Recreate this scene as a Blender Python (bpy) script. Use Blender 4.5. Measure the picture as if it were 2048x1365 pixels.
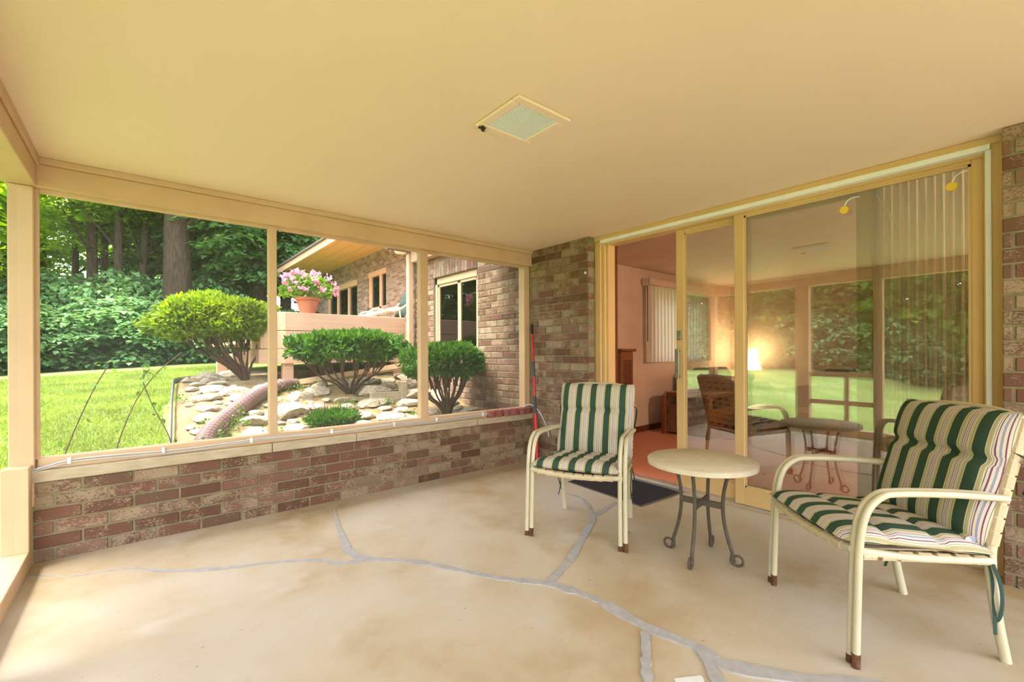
import bpy, bmesh, math, random
import numpy as np
from mathutils import Vector, Matrix
random.seed(7); rng = np.random.default_rng(7)
for o in list(bpy.data.objects): bpy.data.objects.remove(o)
SC = bpy.context.scene
COL = SC.collection
PI = math.pi

# ------------------------------------------------------------------ camera
F_PX = 898.98; YAW = 0.693877; ROLL = -0.004637; CY = 706.84
CAM = np.array([0.43328, -3.45425, 1.10259])
FW = np.array([math.sin(YAW), math.cos(YAW), 0.0]); R0 = np.array([math.cos(YAW), -math.sin(YAW), 0.0])
UP0 = np.array([0, 0, 1.0])
RT = math.cos(ROLL) * R0 + math.sin(ROLL) * UP0; UP = -math.sin(ROLL) * R0 + math.cos(ROLL) * UP0
cd = bpy.data.cameras.new('camera'); cam = bpy.data.objects.new('camera', cd); COL.objects.link(cam)
cd.sensor_fit = 'HORIZONTAL'; cd.sensor_width = 36; cd.lens = F_PX / 2048 * 36
cd.shift_y = (CY - 682.5) / 2048; cd.clip_start = 0.05; cd.clip_end = 400
m = Matrix.Identity(4)
for i in range(3):
    m[i][0] = RT[i]; m[i][1] = UP[i]; m[i][2] = -FW[i]; m[i][3] = CAM[i]
cam.matrix_world = m
SC.camera = cam

def ray(px, py): return FW + RT * (px - 1024) / F_PX - UP * (py - CY) / F_PX
def at(px, py, d):                      # point at forward distance d
    return Vector(CAM + ray(px, py) * d)
def on(px, py, ax, v):
    d = ray(px, py); return Vector(CAM + d * ((v - CAM[ax]) / d[ax]))

# ------------------------------------------------------------------ light
SC.view_settings.view_transform = 'Standard'; SC.view_settings.look = 'None'
SC.view_settings.gamma = 1.0; SC.view_settings.use_curve_mapping = False
SC.view_settings.exposure = 2.3
wd = bpy.data.worlds.new('sky'); SC.world = wd; wd.use_nodes = True
wn = wd.node_tree; wn.nodes.clear()
sky = wn.nodes.new('ShaderNodeTexSky'); sky.sky_type = 'NISHITA'; sky.sun_disc = False
sky.sun_elevation = math.radians(62); sky.sun_rotation = math.radians(-80)
sky.air_density = 1.0; sky.dust_density = 2.5; sky.ozone_density = 1.0
whs = wn.nodes.new('ShaderNodeMixRGB'); whs.inputs[0].default_value = 0.5
whs.inputs[2].default_value = (7.5, 7.3, 7.4, 1)
wbg = wn.nodes.new('ShaderNodeBackground'); wbg.inputs[1].default_value = 0.25
wout = wn.nodes.new('ShaderNodeOutputWorld')
wn.links.new(sky.outputs[0], whs.inputs[1]); wn.links.new(whs.outputs[0], wbg.inputs[0]); wn.links.new(wbg.outputs[0], wout.inputs[0])
sd = bpy.data.lights.new('sun', 'SUN'); sd.energy = 2.5; sd.angle = math.radians(24); sd.color = (1, 0.95, 0.86)
sun = bpy.data.objects.new('sun', sd); COL.objects.link(sun); sun.location = (-6, 10, 20)
SUND = Vector((-0.42, 0.06, 1.0)).normalized()
sun.rotation_euler = SUND.to_track_quat('Z', 'Y').to_euler()

# ------------------------------------------------------------------ materials
def nodemat(name):
    mt = bpy.data.materials.new(name); mt.use_nodes = True; nt = mt.node_tree
    b = nt.nodes['Principled BSDF']; return mt, nt, b
def ramp(nt, stops, interp='LINEAR'):
    r = nt.nodes.new('ShaderNodeValToRGB'); r.color_ramp.interpolation = interp
    e = r.color_ramp.elements
    while len(e) < len(stops): e.new(0.5)
    for i, (p, c) in enumerate(stops):
        e[i].position = p; e[i].color = (*c, 1) if len(c) == 3 else c
    return r
def noise(nt, scale, detail=4, rough=0.55, coord='Object', rnd=False, vscale=None):
    tc = nt.nodes.new('ShaderNodeTexCoord'); n = nt.nodes.new('ShaderNodeTexNoise')
    n.inputs['Scale'].default_value = scale; n.inputs['Detail'].default_value = detail; n.inputs['Roughness'].default_value = rough
    src = tc.outputs[coord]
    if vscale:
        mp = nt.nodes.new('ShaderNodeMapping'); mp.inputs['Scale'].default_value = vscale
        nt.links.new(src, mp.inputs[0]); src = mp.outputs[0]
    if rnd:
        oi = nt.nodes.new('ShaderNodeObjectInfo'); ml = nt.nodes.new('ShaderNodeMath'); ml.operation = 'MULTIPLY'; ml.inputs[1].default_value = 91.0
        nt.links.new(oi.outputs['Random'], ml.inputs[0])
        va = nt.nodes.new('ShaderNodeVectorMath'); va.operation = 'ADD'
        nt.links.new(src, va.inputs[0]); nt.links.new(ml.outputs[0], va.inputs[1]); src = va.outputs[0]
    nt.links.new(src, n.inputs['Vector'])
    return n
def mixc(nt, fac, a, b):
    mx = nt.nodes.new('ShaderNodeMixRGB')
    for i, v in ((0, fac), (1, a), (2, b)):
        if hasattr(v, 'is_linked') or hasattr(v, 'links'): nt.links.new(v, mx.inputs[i])
        elif i == 0: mx.inputs[0].default_value = v
        else: mx.inputs[i].default_value = (*v, 1)
    return mx.outputs[0]
def bump(nt, b, h, strength=0.3, dist=0.01):
    bp = nt.nodes.new('ShaderNodeBump'); bp.inputs['Strength'].default_value = strength; bp.inputs['Distance'].default_value = dist
    nt.links.new(h, bp.inputs['Height']); nt.links.new(bp.outputs[0], b.inputs['Normal'])
MATS = {}
def mk(name, c1, c2=None, scale=8, rough=0.6, bmp=0.0, metal=0.0, rnd=False, vscale=None, lo=0.35, hi=0.65, spec=0.3, coat=0):
    mt, nt, b = nodemat(name)
    b.inputs['Roughness'].default_value = rough; b.inputs['Metallic'].default_value = metal
    b.inputs['Specular IOR Level'].default_value = spec
    if coat: b.inputs['Coat Weight'].default_value = coat
    n = noise(nt, scale, rnd=rnd, vscale=vscale)
    r = ramp(nt, [(lo, c1), (hi, c2 or tuple(x * 0.88 for x in c1))])
    nt.links.new(n.outputs[0], r.inputs[0]); nt.links.new(r.outputs[0], b.inputs['Base Color'])
    if bmp: bump(nt, b, n.outputs[0], bmp)
    MATS[name] = mt; return mt

TAN = mk('tan_paint', (0.62, 0.43, 0.255), (0.56, 0.385, 0.22), 3, 0.5, 0.03)
YTAN = mk('door_paint', (0.66, 0.45, 0.20), (0.61, 0.41, 0.18), 2, 0.42, 0.02)
WHITE = mk('white_vinyl', (0.85, 0.86, 0.82), (0.78, 0.8, 0.76), 5, 0.4)
LIME = mk('limestone_sill', (0.52, 0.43, 0.30), (0.42, 0.34, 0.22), 9, 0.85, 0.2, vscale=(1, 1, 4))
MORTAR = mk('mortar', (0.27, 0.225, 0.13), (0.19, 0.16, 0.085), 14, 0.95, 0.4)
CREAM = mk('cream_enamel', (0.57, 0.51, 0.34), (0.52, 0.46, 0.30), 6, 0.32, 0.02, spec=0.5)
STRAP = mk('vinyl_strap', (0.60, 0.47, 0.29), (0.54, 0.42, 0.25), 10, 0.5)
RUST = mk('rust', (0.07, 0.028, 0.013), (0.15, 0.065, 0.03), 60, 0.9, 0.5)
IRON = mk('brown_iron', (0.105, 0.08, 0.055), (0.075, 0.055, 0.038), 30, 0.55, 0.15, spec=0.4)
STONETOP = mk('cast_stone_top', (0.66, 0.58, 0.42), (0.56, 0.48, 0.32), 12, 0.7, 0.15, lo=0.3, hi=0.7)
MATB = mk('mat_fibre', (0.012, 0.012, 0.014), (0.05, 0.045, 0.05), 160, 0.95, 0.8)
MATE = mk('mat_edge', (0.16, 0.12, 0.08), (0.12, 0.09, 0.06), 20, 0.8)
REDP = mk('red_pole_paint', (0.55, 0.02, 0.03), (0.48, 0.015, 0.025), 8, 0.3, spec=0.5)
GREYP = mk('grey_plastic', (0.07, 0.075, 0.085), None, 8, 0.45)
BLACKP = mk('black_rubber', (0.012, 0.012, 0.013), None, 8, 0.6)
PAVER = mk('red_paver', (0.33, 0.125, 0.105), (0.26, 0.09, 0.075), 40, 0.9, 0.3)
CABLE = mk('white_cable', (0.6, 0.6, 0.6), None, 8, 0.4)
ALU = mk('aluminium', (0.7, 0.7, 0.68), None, 8, 0.3, metal=0.8)
BRASS = mk('aged_handle_metal', (0.30, 0.27, 0.19), (0.22, 0.2, 0.14), 12, 0.4, metal=0.6)
TERRA = mk('terracotta', (0.55, 0.19, 0.10), (0.47, 0.15, 0.08), 6, 0.8, 0.05)
BROWNP = mk('brown_corrugated_plastic', (0.17, 0.10, 0.085), (0.14, 0.085, 0.07), 8, 0.45, spec=0.4)
DECKW = mk('painted_deck_board', (0.58, 0.37, 0.235), (0.52, 0.32, 0.195), 5, 0.6, 0.12, vscale=(0.4, 3, 6), rnd=True)
BARK = mk('bark', (0.07, 0.046, 0.028), (0.025, 0.018, 0.011), 7, 0.95, 0.9, vscale=(3, 3, 0.6))
STEM = mk('shrub_stem', (0.10, 0.06, 0.035), (0.06, 0.035, 0.02), 30, 0.9, 0.4)
ROCK = mk('pale_limestone', (0.45, 0.395, 0.285), (0.20, 0.15, 0.08), 6, 0.95, 0.8, rnd=True, lo=0.4, hi=0.72)
SOIL = mk('bed_soil', (0.16, 0.105, 0.05), (0.27, 0.21, 0.10), 9, 1.0, 0.8)
EDGE = mk('grey_edging', (0.16, 0.16, 0.15), None, 8, 0.7)
CARPET = mk('salmon_carpet', (0.58, 0.24, 0.14), (0.51, 0.20, 0.115), 60, 1.0, 0.3)
IWALL = mk('peach_wall', (0.66, 0.49, 0.36), None, 3, 0.8)
ICEIL = mk('room_ceiling_paint', (0.68, 0.55, 0.42), None, 3, 0.85)
WOODD = mk('dark_wood', (0.16, 0.05, 0.018), (0.10, 0.03, 0.01), 6, 0.35, 0.03, vscale=(1, 8, 8), spec=0.5)
WOODM = mk('red_brown_wood', (0.28, 0.085, 0.03), (0.19, 0.055, 0.018), 6, 0.3, 0.03, vscale=(1, 8, 8), spec=0.5)
SOFAF = mk('brown_upholstery', (0.22, 0.115, 0.06), (0.14, 0.07, 0.035), 14, 0.9, 0.1, vscale=(1, 3, 1))
SHADEF = mk('soffit_boards', (0.50, 0.31, 0.10), (0.44, 0.27, 0.085), 4, 0.6, vscale=(6, 0.5, 1))
ROOFM = mk('roof_shingle', (0.12, 0.10, 0.085), (0.08, 0.07, 0.06), 20, 0.95)
PLATE = mk('ivory_plate', (0.7, 0.6, 0.42), None, 5, 0.5)
YELP = mk('yellow_plastic', (0.85, 0.6, 0.06), None, 5, 0.4)
DRYLEAF = mk('dry_leaf', (0.5, 0.28, 0.06), None, 30, 0.8)
NEST = mk('dried_mud', (0.06, 0.045, 0.035), None, 60, 1)

# ceiling plywood paint
mt, nt, b = nodemat('ceiling_paint'); CEIL = mt
n = noise(nt, 0.7, 3); r = ramp(nt, [(0.35, (0.84, 0.665, 0.50)), (0.65, (0.81, 0.635, 0.47))])
nt.links.new(n.outputs[0], r.inputs[0]); nt.links.new(r.outputs[0], b.inputs['Base Color'])
b.inputs['Roughness'].default_value = 0.55
n2 = noise(nt, 40, 3, vscale=(1, 0.05, 1)); bump(nt, b, n2.outputs[0], 0.06)

# brick
def brickmat(name, tint=(1, 1, 1)):
    mt, nt, b = nodemat(name)
    oi = nt.nodes.new('ShaderNodeObjectInfo')
    t = lambda c: tuple(x * y for x, y in zip(c, tint))
    r = ramp(nt, [(0.0, t((0.125, 0.068, 0.050))), (0.25, t((0.19, 0.095, 0.072))), (0.45, t((0.155, 0.095, 0.070))), (0.65, t((0.235, 0.125, 0.10))), (0.82, t((0.23, 0.14, 0.11))), (1.0, t((0.25, 0.175, 0.135)))])
    nt.links.new(oi.outputs['Random'], r.inputs[0])
    n1 = noise(nt, 130, 5, 0.75, rnd=True, vscale=(0.6, 1, 1)); n2 = noise(nt, 9, 2, 0.5, rnd=True)
    ml = nt.nodes.new('ShaderNodeMath'); ml.operation = 'MULTIPLY_ADD'; ml.inputs[1].default_value = 0.55
    nt.links.new(n2.outputs[0], ml.inputs[0]); nt.links.new(n1.outputs[0], ml.inputs[2])
    # per brick whitening
    wn2 = nt.nodes.new('ShaderNodeTexWhiteNoise'); wn2.noise_dimensions = '1D'; nt.links.new(oi.outputs['Random'], wn2.inputs['W'])
    m2 = nt.nodes.new('ShaderNodeMath'); m2.operation = 'MULTIPLY_ADD'; m2.inputs[1].default_value = 0.24
    nt.links.new(wn2.outputs[0], m2.inputs[0]); nt.links.new(ml.outputs[0], m2.inputs[2])
    rr = ramp(nt, [(0.90, (0, 0, 0)), (1.16, (0.62, 0.62, 0.62))]); nt.links.new(m2.outputs[0], rr.inputs[0])
    c = mixc(nt, rr.outputs[0], r.outputs[0], t((0.44, 0.37, 0.27)))
    nt.links.new(c, b.inputs['Base Color']); b.inputs['Roughness'].default_value = 0.93; b.inputs['Specular IOR Level'].default_value = 0.15
    bump(nt, b, n1.outputs[0], 0.45, 0.006)
    return mt
BRICK = brickmat('face_brick', (0.92, 0.88, 0.76))
# far brick wall, too small to build singly
mt, nt, b = nodemat('far_brick'); FARB = mt
tc = nt.nodes.new('ShaderNodeTexCoord'); mp = nt.nodes.new('ShaderNodeMapping'); mp.inputs['Rotation'].default_value = (PI / 2, 0, PI / 2)
sp = nt.nodes.new('ShaderNodeSeparateXYZ'); cb = nt.nodes.new('ShaderNodeCombineXYZ')
nt.links.new(tc.outputs['Object'], sp.inputs[0]); nt.links.new(sp.outputs[1], cb.inputs[0]); nt.links.new(sp.outputs[2], cb.inputs[1])
br = nt.nodes.new('ShaderNodeTexBrick'); br.inputs['Scale'].default_value = 1; br.inputs['Brick Width'].default_value = 0.2174; br.inputs['Row Height'].default_value = 0.0724
br.inputs['Mortar Size'].default_value = 0.006; br.inputs['Color1'].default_value = (0.15, 0.09, 0.065, 1); br.inputs['Color2'].default_value = (0.33, 0.24, 0.17, 1); br.inputs['Mortar'].default_value = (0.3, 0.25, 0.17, 1); br.inputs['Bias'].default_value = -0.1
nt.links.new(cb.outputs[0], br.inputs['Vector']); nt.links.new(br.outputs['Color'], b.inputs['Base Color']); b.inputs['Roughness'].default_value = 0.95

# concrete floor
mt, nt, b = nodemat('stained_concrete'); CONC = mt
n1 = noise(nt, 1.1, 5, 0.6); r1 = ramp(nt, [(0.32, (0.53, 0.475, 0.385)), (0.50, (0.485, 0.405, 0.28)), (0.68, (0.385, 0.285, 0.15))]); nt.links.new(n1.outputs[0], r1.inputs[0])
n2 = noise(nt, 6, 5, 0.7); r2 = ramp(nt, [(0.60, (0, 0, 0)), (0.78, (0.6, 0.6, 0.6))]); nt.links.new(n2.outputs[0], r2.inputs[0])
c = mixc(nt, r2.outputs[0], r1.outputs[0], (0.46, 0.27, 0.15))
n3 = noise(nt, 38, 2, 0.4); r3 = ramp(nt, [(0.74, (0, 0, 0)), (0.79, (0.7, 0.7, 0.7))]); nt.links.new(n3.outputs[0], r3.inputs[0])
c = mixc(nt, r3.outputs[0], c, (0.14, 0.10, 0.07))
n4 = noise(nt, 2.3, 3, 0.5); r4 = ramp(nt, [(0.60, (0, 0, 0)), (0.72, (0.4, 0.4, 0.4))]); nt.links.new(n4.outputs[0], r4.inputs[0])
c = mixc(nt, r4.outputs[0], c, (0.64, 0.60, 0.52))
nt.links.new(c, b.inputs['Base Color']); b.inputs['Roughness'].default_value = 0.62; b.inputs['Specular IOR Level'].default_value = 0.35
n5 = noise(nt, 25, 6, 0.7); bump(nt, b, n5.outputs[0], 0.12, 0.004)
PATCH = mk('grey_crack_filler', (0.40, 0.38, 0.355), (0.34, 0.32, 0.295), 25, 0.8, 0.2)
WHITEPATCH = mk('white_cement_patch', (0.72, 0.70, 0.64), None, 15, 0.9, 0.2)

# striped cushion cloth
def stripes(name):
    mt, nt, b = nodemat(name)
    tc = nt.nodes.new('ShaderNodeTexCoord'); sp = nt.nodes.new('ShaderNodeSeparateXYZ'); nt.links.new(tc.outputs['Object'], sp.inputs[0])
    a = nt.nodes.new('ShaderNodeMath'); a.operation = 'MULTIPLY_ADD'; a.inputs[1].default_value = 1 / 0.098; a.inputs[2].default_value = 10.29
    nt.links.new(sp.outputs[0], a.inputs[0])
    f = nt.nodes.new('ShaderNodeMath'); f.operation = 'FRACT'; nt.links.new(a.outputs[0], f.inputs[0])
    G = (0.042, 0.076, 0.048); K = (0.42, 0.365, 0.195); W = (0.62, 0.56, 0.44); PL = (0.20, 0.055, 0.13); BL = (0.30, 0.30, 0.40)
    st = [(0, G), (0.41, W), (0.43, K), (0.53, W), (0.57, G), (0.58, W), (0.62, PL), (0.645, W), (0.69, BL), (0.73, W), (0.77, PL), (0.795, W), (0.84, G), (0.85, W), (0.88, K), (0.98, W)]
    r = ramp(nt, st, 'CONSTANT'); nt.links.new(f.outputs[0], r.inputs[0])
    n = noise(nt, 260, 2, 0.5); c = mixc(nt, 0.12, r.outputs[0], n.outputs[0])
    nt.links.new(r.outputs[0], b.inputs['Base Color']); b.inputs['Roughness'].default_value = 0.9; b.inputs['Specular IOR Level'].default_value = 0.1
    bump(nt, b, n.outputs[0], 0.15, 0.002)
    return mt
STRIPE = stripes('green_stripe_cloth')
TIE = mk('green_tie', (0.03, 0.06, 0.045), None, 40, 0.9)

# thin window glass: mirror reflection by fresnel, rest passes straight
def glassmat(name, tint=(0.95, 0.97, 0.95), gain=1.7, rough=0.0):
    mt = bpy.data.materials.new(name); mt.use_nodes = True; nt = mt.node_tree; nt.nodes.clear()
    o = nt.nodes.new('ShaderNodeOutputMaterial'); mx = nt.nodes.new('ShaderNodeMixShader')
    t = nt.nodes.new('ShaderNodeBsdfTransparent'); t.inputs[0].default_value = (*tint, 1)
    g = nt.nodes.new('ShaderNodeBsdfGlossy'); g.inputs['Roughness'].default_value = rough
    fr = nt.nodes.new('ShaderNodeFresnel'); fr.inputs[0].default_value = 1.52
    ml = nt.nodes.new('ShaderNodeMath'); ml.operation = 'MULTIPLY'; ml.inputs[1].default_value = gain; ml.use_clamp = True
    n = noise(nt, 1.6, 2, 0.4); bp = nt.nodes.new('ShaderNodeBump'); bp.inputs['Strength'].default_value = 0.02; bp.inputs['Distance'].default_value = 0.02
    nt.links.new(n.outputs[0], bp.inputs['Height']); nt.links.new(bp.outputs[0], g.inputs['Normal'])
    nt.links.new(fr.outputs[0], ml.inputs[0]); nt.links.new(ml.outputs[0], mx.inputs[0])
    nt.links.new(t.outputs[0], mx.inputs[1]); nt.links.new(g.outputs[0], mx.inputs[2]); nt.links.new(mx.outputs[0], o.inputs[0])
    return mt
GLASS = glassmat('door_glass', gain=5.0)
WGLASS = glassmat('window_glass', (0.6, 0.63, 0.6), gain=1.5)
def screenmat(name, a):
    mt = bpy.data.materials.new(name); mt.use_nodes = True; nt = mt.node_tree; nt.nodes.clear()
    o = nt.nodes.new('ShaderNodeOutputMaterial'); mx = nt.nodes.new('ShaderNodeMixShader'); mx.inputs[0].default_value = a
    t = nt.nodes.new('ShaderNodeBsdfTransparent'); d = nt.nodes.new('ShaderNodeBsdfDiffuse')
    n = noise(nt, 5, 2); r = ramp(nt, [(0.3, (0.25, 0.26, 0.24)), (0.7, (0.30, 0.31, 0.29))]); nt.links.new(n.outputs[0], r.inputs[0]); nt.links.new(r.outputs[0], d.inputs[0])
    nt.links.new(t.outputs[0], mx.inputs[1]); nt.links.new(d.outputs[0], mx.inputs[2]); nt.links.new(mx.outputs[0], o.inputs[0]); return mt
SCREEN = screenmat('insect_screen', 0.07)

# leaves
def leafmat(name, c1, c2, c3, trans=0.35):
    mt = bpy.data.materials.new(name); mt.use_nodes = True; nt = mt.node_tree; nt.nodes.clear()
    o = nt.nodes.new('ShaderNodeOutputMaterial'); mx = nt.nodes.new('ShaderNodeMixShader'); mx.inputs[0].default_value = trans
    ge = nt.nodes.new('ShaderNodeNewGeometry'); r = ramp(nt, [(0.0, c1), (0.5, c2), (1.0, c3)]); nt.links.new(ge.outputs['Random Per Island'], r.inputs[0])
    n = noise(nt, 1.3, 3); hs = nt.nodes.new('ShaderNodeHueSaturation')
    mr = nt.nodes.new('ShaderNodeMapRange'); mr.inputs[1].default_value = 0.3; mr.inputs[2].default_value = 0.7; mr.inputs[3].default_value = 0.7; mr.inputs[4].default_value = 1.25
    nt.links.new(n.outputs[0], mr.inputs[0]); nt.links.new(mr.outputs[0], hs.inputs['Value']); nt.links.new(r.outputs[0], hs.inputs['Color'])
    d = nt.nodes.new('ShaderNodeBsdfPrincipled'); d.inputs['Roughness'].default_value = 0.5; d.inputs['Specular IOR Level'].default_value = 0.2
    t = nt.nodes.new('ShaderNodeBsdfTranslucent'); hs2 = nt.nodes.new('ShaderNodeHueSaturation'); hs2.inputs['Hue'].default_value = 0.47; hs2.inputs['Saturation'].default_value = 1.15; hs2.inputs['Value'].default_value = 1.5
    nt.links.new(hs.outputs[0], d.inputs['Base Color']); nt.links.new(hs.outputs[0], hs2.inputs['Color']); nt.links.new(hs2.outputs[0], t.inputs[0])
    nt.links.new(d.outputs[0], mx.inputs[1]); nt.links.new(t.outputs[0], mx.inputs[2]); nt.links.new(mx.outputs[0], o.inputs[0]); return mt
LF_MAPLE = leafmat('maple_leaf', (0.085, 0.21, 0.07), (0.145, 0.295, 0.105), (0.22, 0.385, 0.155))
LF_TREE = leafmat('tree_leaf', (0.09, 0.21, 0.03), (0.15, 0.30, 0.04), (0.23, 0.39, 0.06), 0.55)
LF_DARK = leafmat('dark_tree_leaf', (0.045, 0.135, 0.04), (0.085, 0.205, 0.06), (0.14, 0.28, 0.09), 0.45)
LF_YEW = leafmat('yellow_green_yew', (0.10, 0.20, 0.016), (0.17, 0.29, 0.022), (0.25, 0.37, 0.04), 0.4)
LF_GREEN = leafmat('green_yew', (0.03, 0.10, 0.016), (0.055, 0.17, 0.025), (0.09, 0.23, 0.04), 0.35)
LF_BEG = leafmat('begonia_leaf', (0.05, 0.14, 0.02), (0.11, 0.25, 0.03), (0.19, 0.34, 0.05), 0.35)
LF_WEED = leafmat('weed_leaf', (0.06, 0.15, 0.02), (0.10, 0.22, 0.03), (0.14, 0.28, 0.05), 0.35)
LF_GRASS = leafmat('grass_blade', (0.15, 0.25, 0.04), (0.22, 0.33, 0.06), (0.34, 0.40, 0.12), 0.35)
PINK = leafmat('pink_petal', (0.62, 0.20, 0.27), (0.72, 0.30, 0.38), (0.80, 0.52, 0.55), 0.3)
mt, nt, b = nodemat('lawn'); LAWN = mt
n1 = noise(nt, 0.55, 4); r1 = ramp(nt, [(0.3, (0.17, 0.25, 0.06)), (0.5, (0.25, 0.32, 0.095)), (0.72, (0.37, 0.40, 0.17))]); nt.links.new(n1.outputs[0], r1.inputs[0])
n2 = noise(nt, 45, 4, 0.7); c = mixc(nt, 0.25, r1.outputs[0], (0.08, 0.13, 0.02)); mx = mixc(nt, n2.outputs[0], r1.outputs[0], c)
nt.links.new(mx, b.inputs['Base Color']); b.inputs['Roughness'].default_value = 0.95; b.inputs['Specular IOR Level'].default_value = 0.05; bump(nt, b, n2.outputs[0], 0.8, 0.05)
# fabrics with light coming through
def cloth(name, c1, c2, trans=0.35, scale=120, vs=(1, 1, 0.05)):
    mt = bpy.data.materials.new(name); mt.use_nodes = True; nt = mt.node_tree; nt.nodes.clear()
    o = nt.nodes.new('ShaderNodeOutputMaterial'); mx = nt.nodes.new('ShaderNodeMixShader'); mx.inputs[0].default_value = trans
    n = noise(nt, scale, 3, vscale=vs); r = ramp(nt, [(0.35, c1), (0.65, c2)]); nt.links.new(n.outputs[0], r.inputs[0])
    d = nt.nodes.new('ShaderNodeBsdfDiffuse'); t = nt.nodes.new('ShaderNodeBsdfTranslucent')
    nt.links.new(r.outputs[0], d.inputs[0]); nt.links.new(r.outputs[0], t.inputs[0]); nt.links.new(d.outputs[0], mx.inputs[1]); nt.links.new(t.outputs[0], mx.inputs[2]); nt.links.new(mx.outputs[0], o.inputs[0]); return mt
CURTAIN = cloth('olive_grey_curtain', (0.74, 0.67, 0.49), (0.66, 0.59, 0.42), 0.3)
BLIND = cloth('vertical_blind_vinyl', (0.72, 0.66, 0.52), (0.68, 0.62, 0.48), 0.45, 30)
def emis(name, c, s):
    mt, nt, b = nodemat(name); n = noise(nt, 3, 2); r = ramp(nt, [(0.3, c), (0.7, tuple(x * 0.93 for x in c))]); nt.links.new(n.outputs[0], r.inputs[0])
    nt.links.new(r.outputs[0], b.inputs['Base Color']); nt.links.new(r.outputs[0], b.inputs['Emission Color']); b.inputs['Emission Strength'].default_value = s; return mt
LAMPSH = emis('lit_lamp_shade', (1.0, 0.82, 0.5), 1.6)
mt, nt, b = nodemat('ribbed_glass'); RIBG = mt
tc = nt.nodes.new('ShaderNodeTexCoord'); wv = nt.nodes.new('ShaderNodeTexWave'); wv.inputs['Scale'].default_value = 26; wv.bands_direction = 'X'
nt.links.new(tc.outputs['Object'], wv.inputs['Vector']); r = ramp(nt, [(0.2, (0.62, 0.70, 0.68)), (0.8, (0.80, 0.84, 0.80))]); nt.links.new(wv.outputs[0], r.inputs[0])
nt.links.new(r.outputs[0], b.inputs['Base Color']); b.inputs['Roughness'].default_value = 0.3; bump(nt, b, wv.outputs[0], 0.4, 0.004)

# ------------------------------------------------------------------ mesh tools
def frame_path(pts):
    pts = [Vector(p) for p in pts]; T = []
    for i in range(len(pts)):
        a = pts[max(i - 1, 0)]; c = pts[min(i + 1, len(pts) - 1)]; T.append((c - a).normalized())
    ref = Vector((0, 0, 1)) if abs(T[0].z) < 0.9 else Vector((1, 0, 0))
    N = [(ref - T[0] * ref.dot(T[0])).normalized()]
    for i in range(1, len(pts)):
        v = N[-1] - T[i] * N[-1].dot(T[i]); N.append(v.normalized())
    return pts, T, N
def spline(pts, n=6):
    P = [Vector(p) for p in pts]; out = []
    for i in range(len(P) - 1):
        a = P[max(i - 1, 0)]; b = P[i]; c = P[i + 1]; d = P[min(i + 2, len(P) - 1)]
        for k in range(n):
            t = k / n; out.append(0.5 * ((2 * b) + (c - a) * t + (2 * a - 5 * b + 4 * c - d) * t * t + (3 * b - a - 3 * c + d) * t ** 3))
    return out + [P[-1]]
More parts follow.
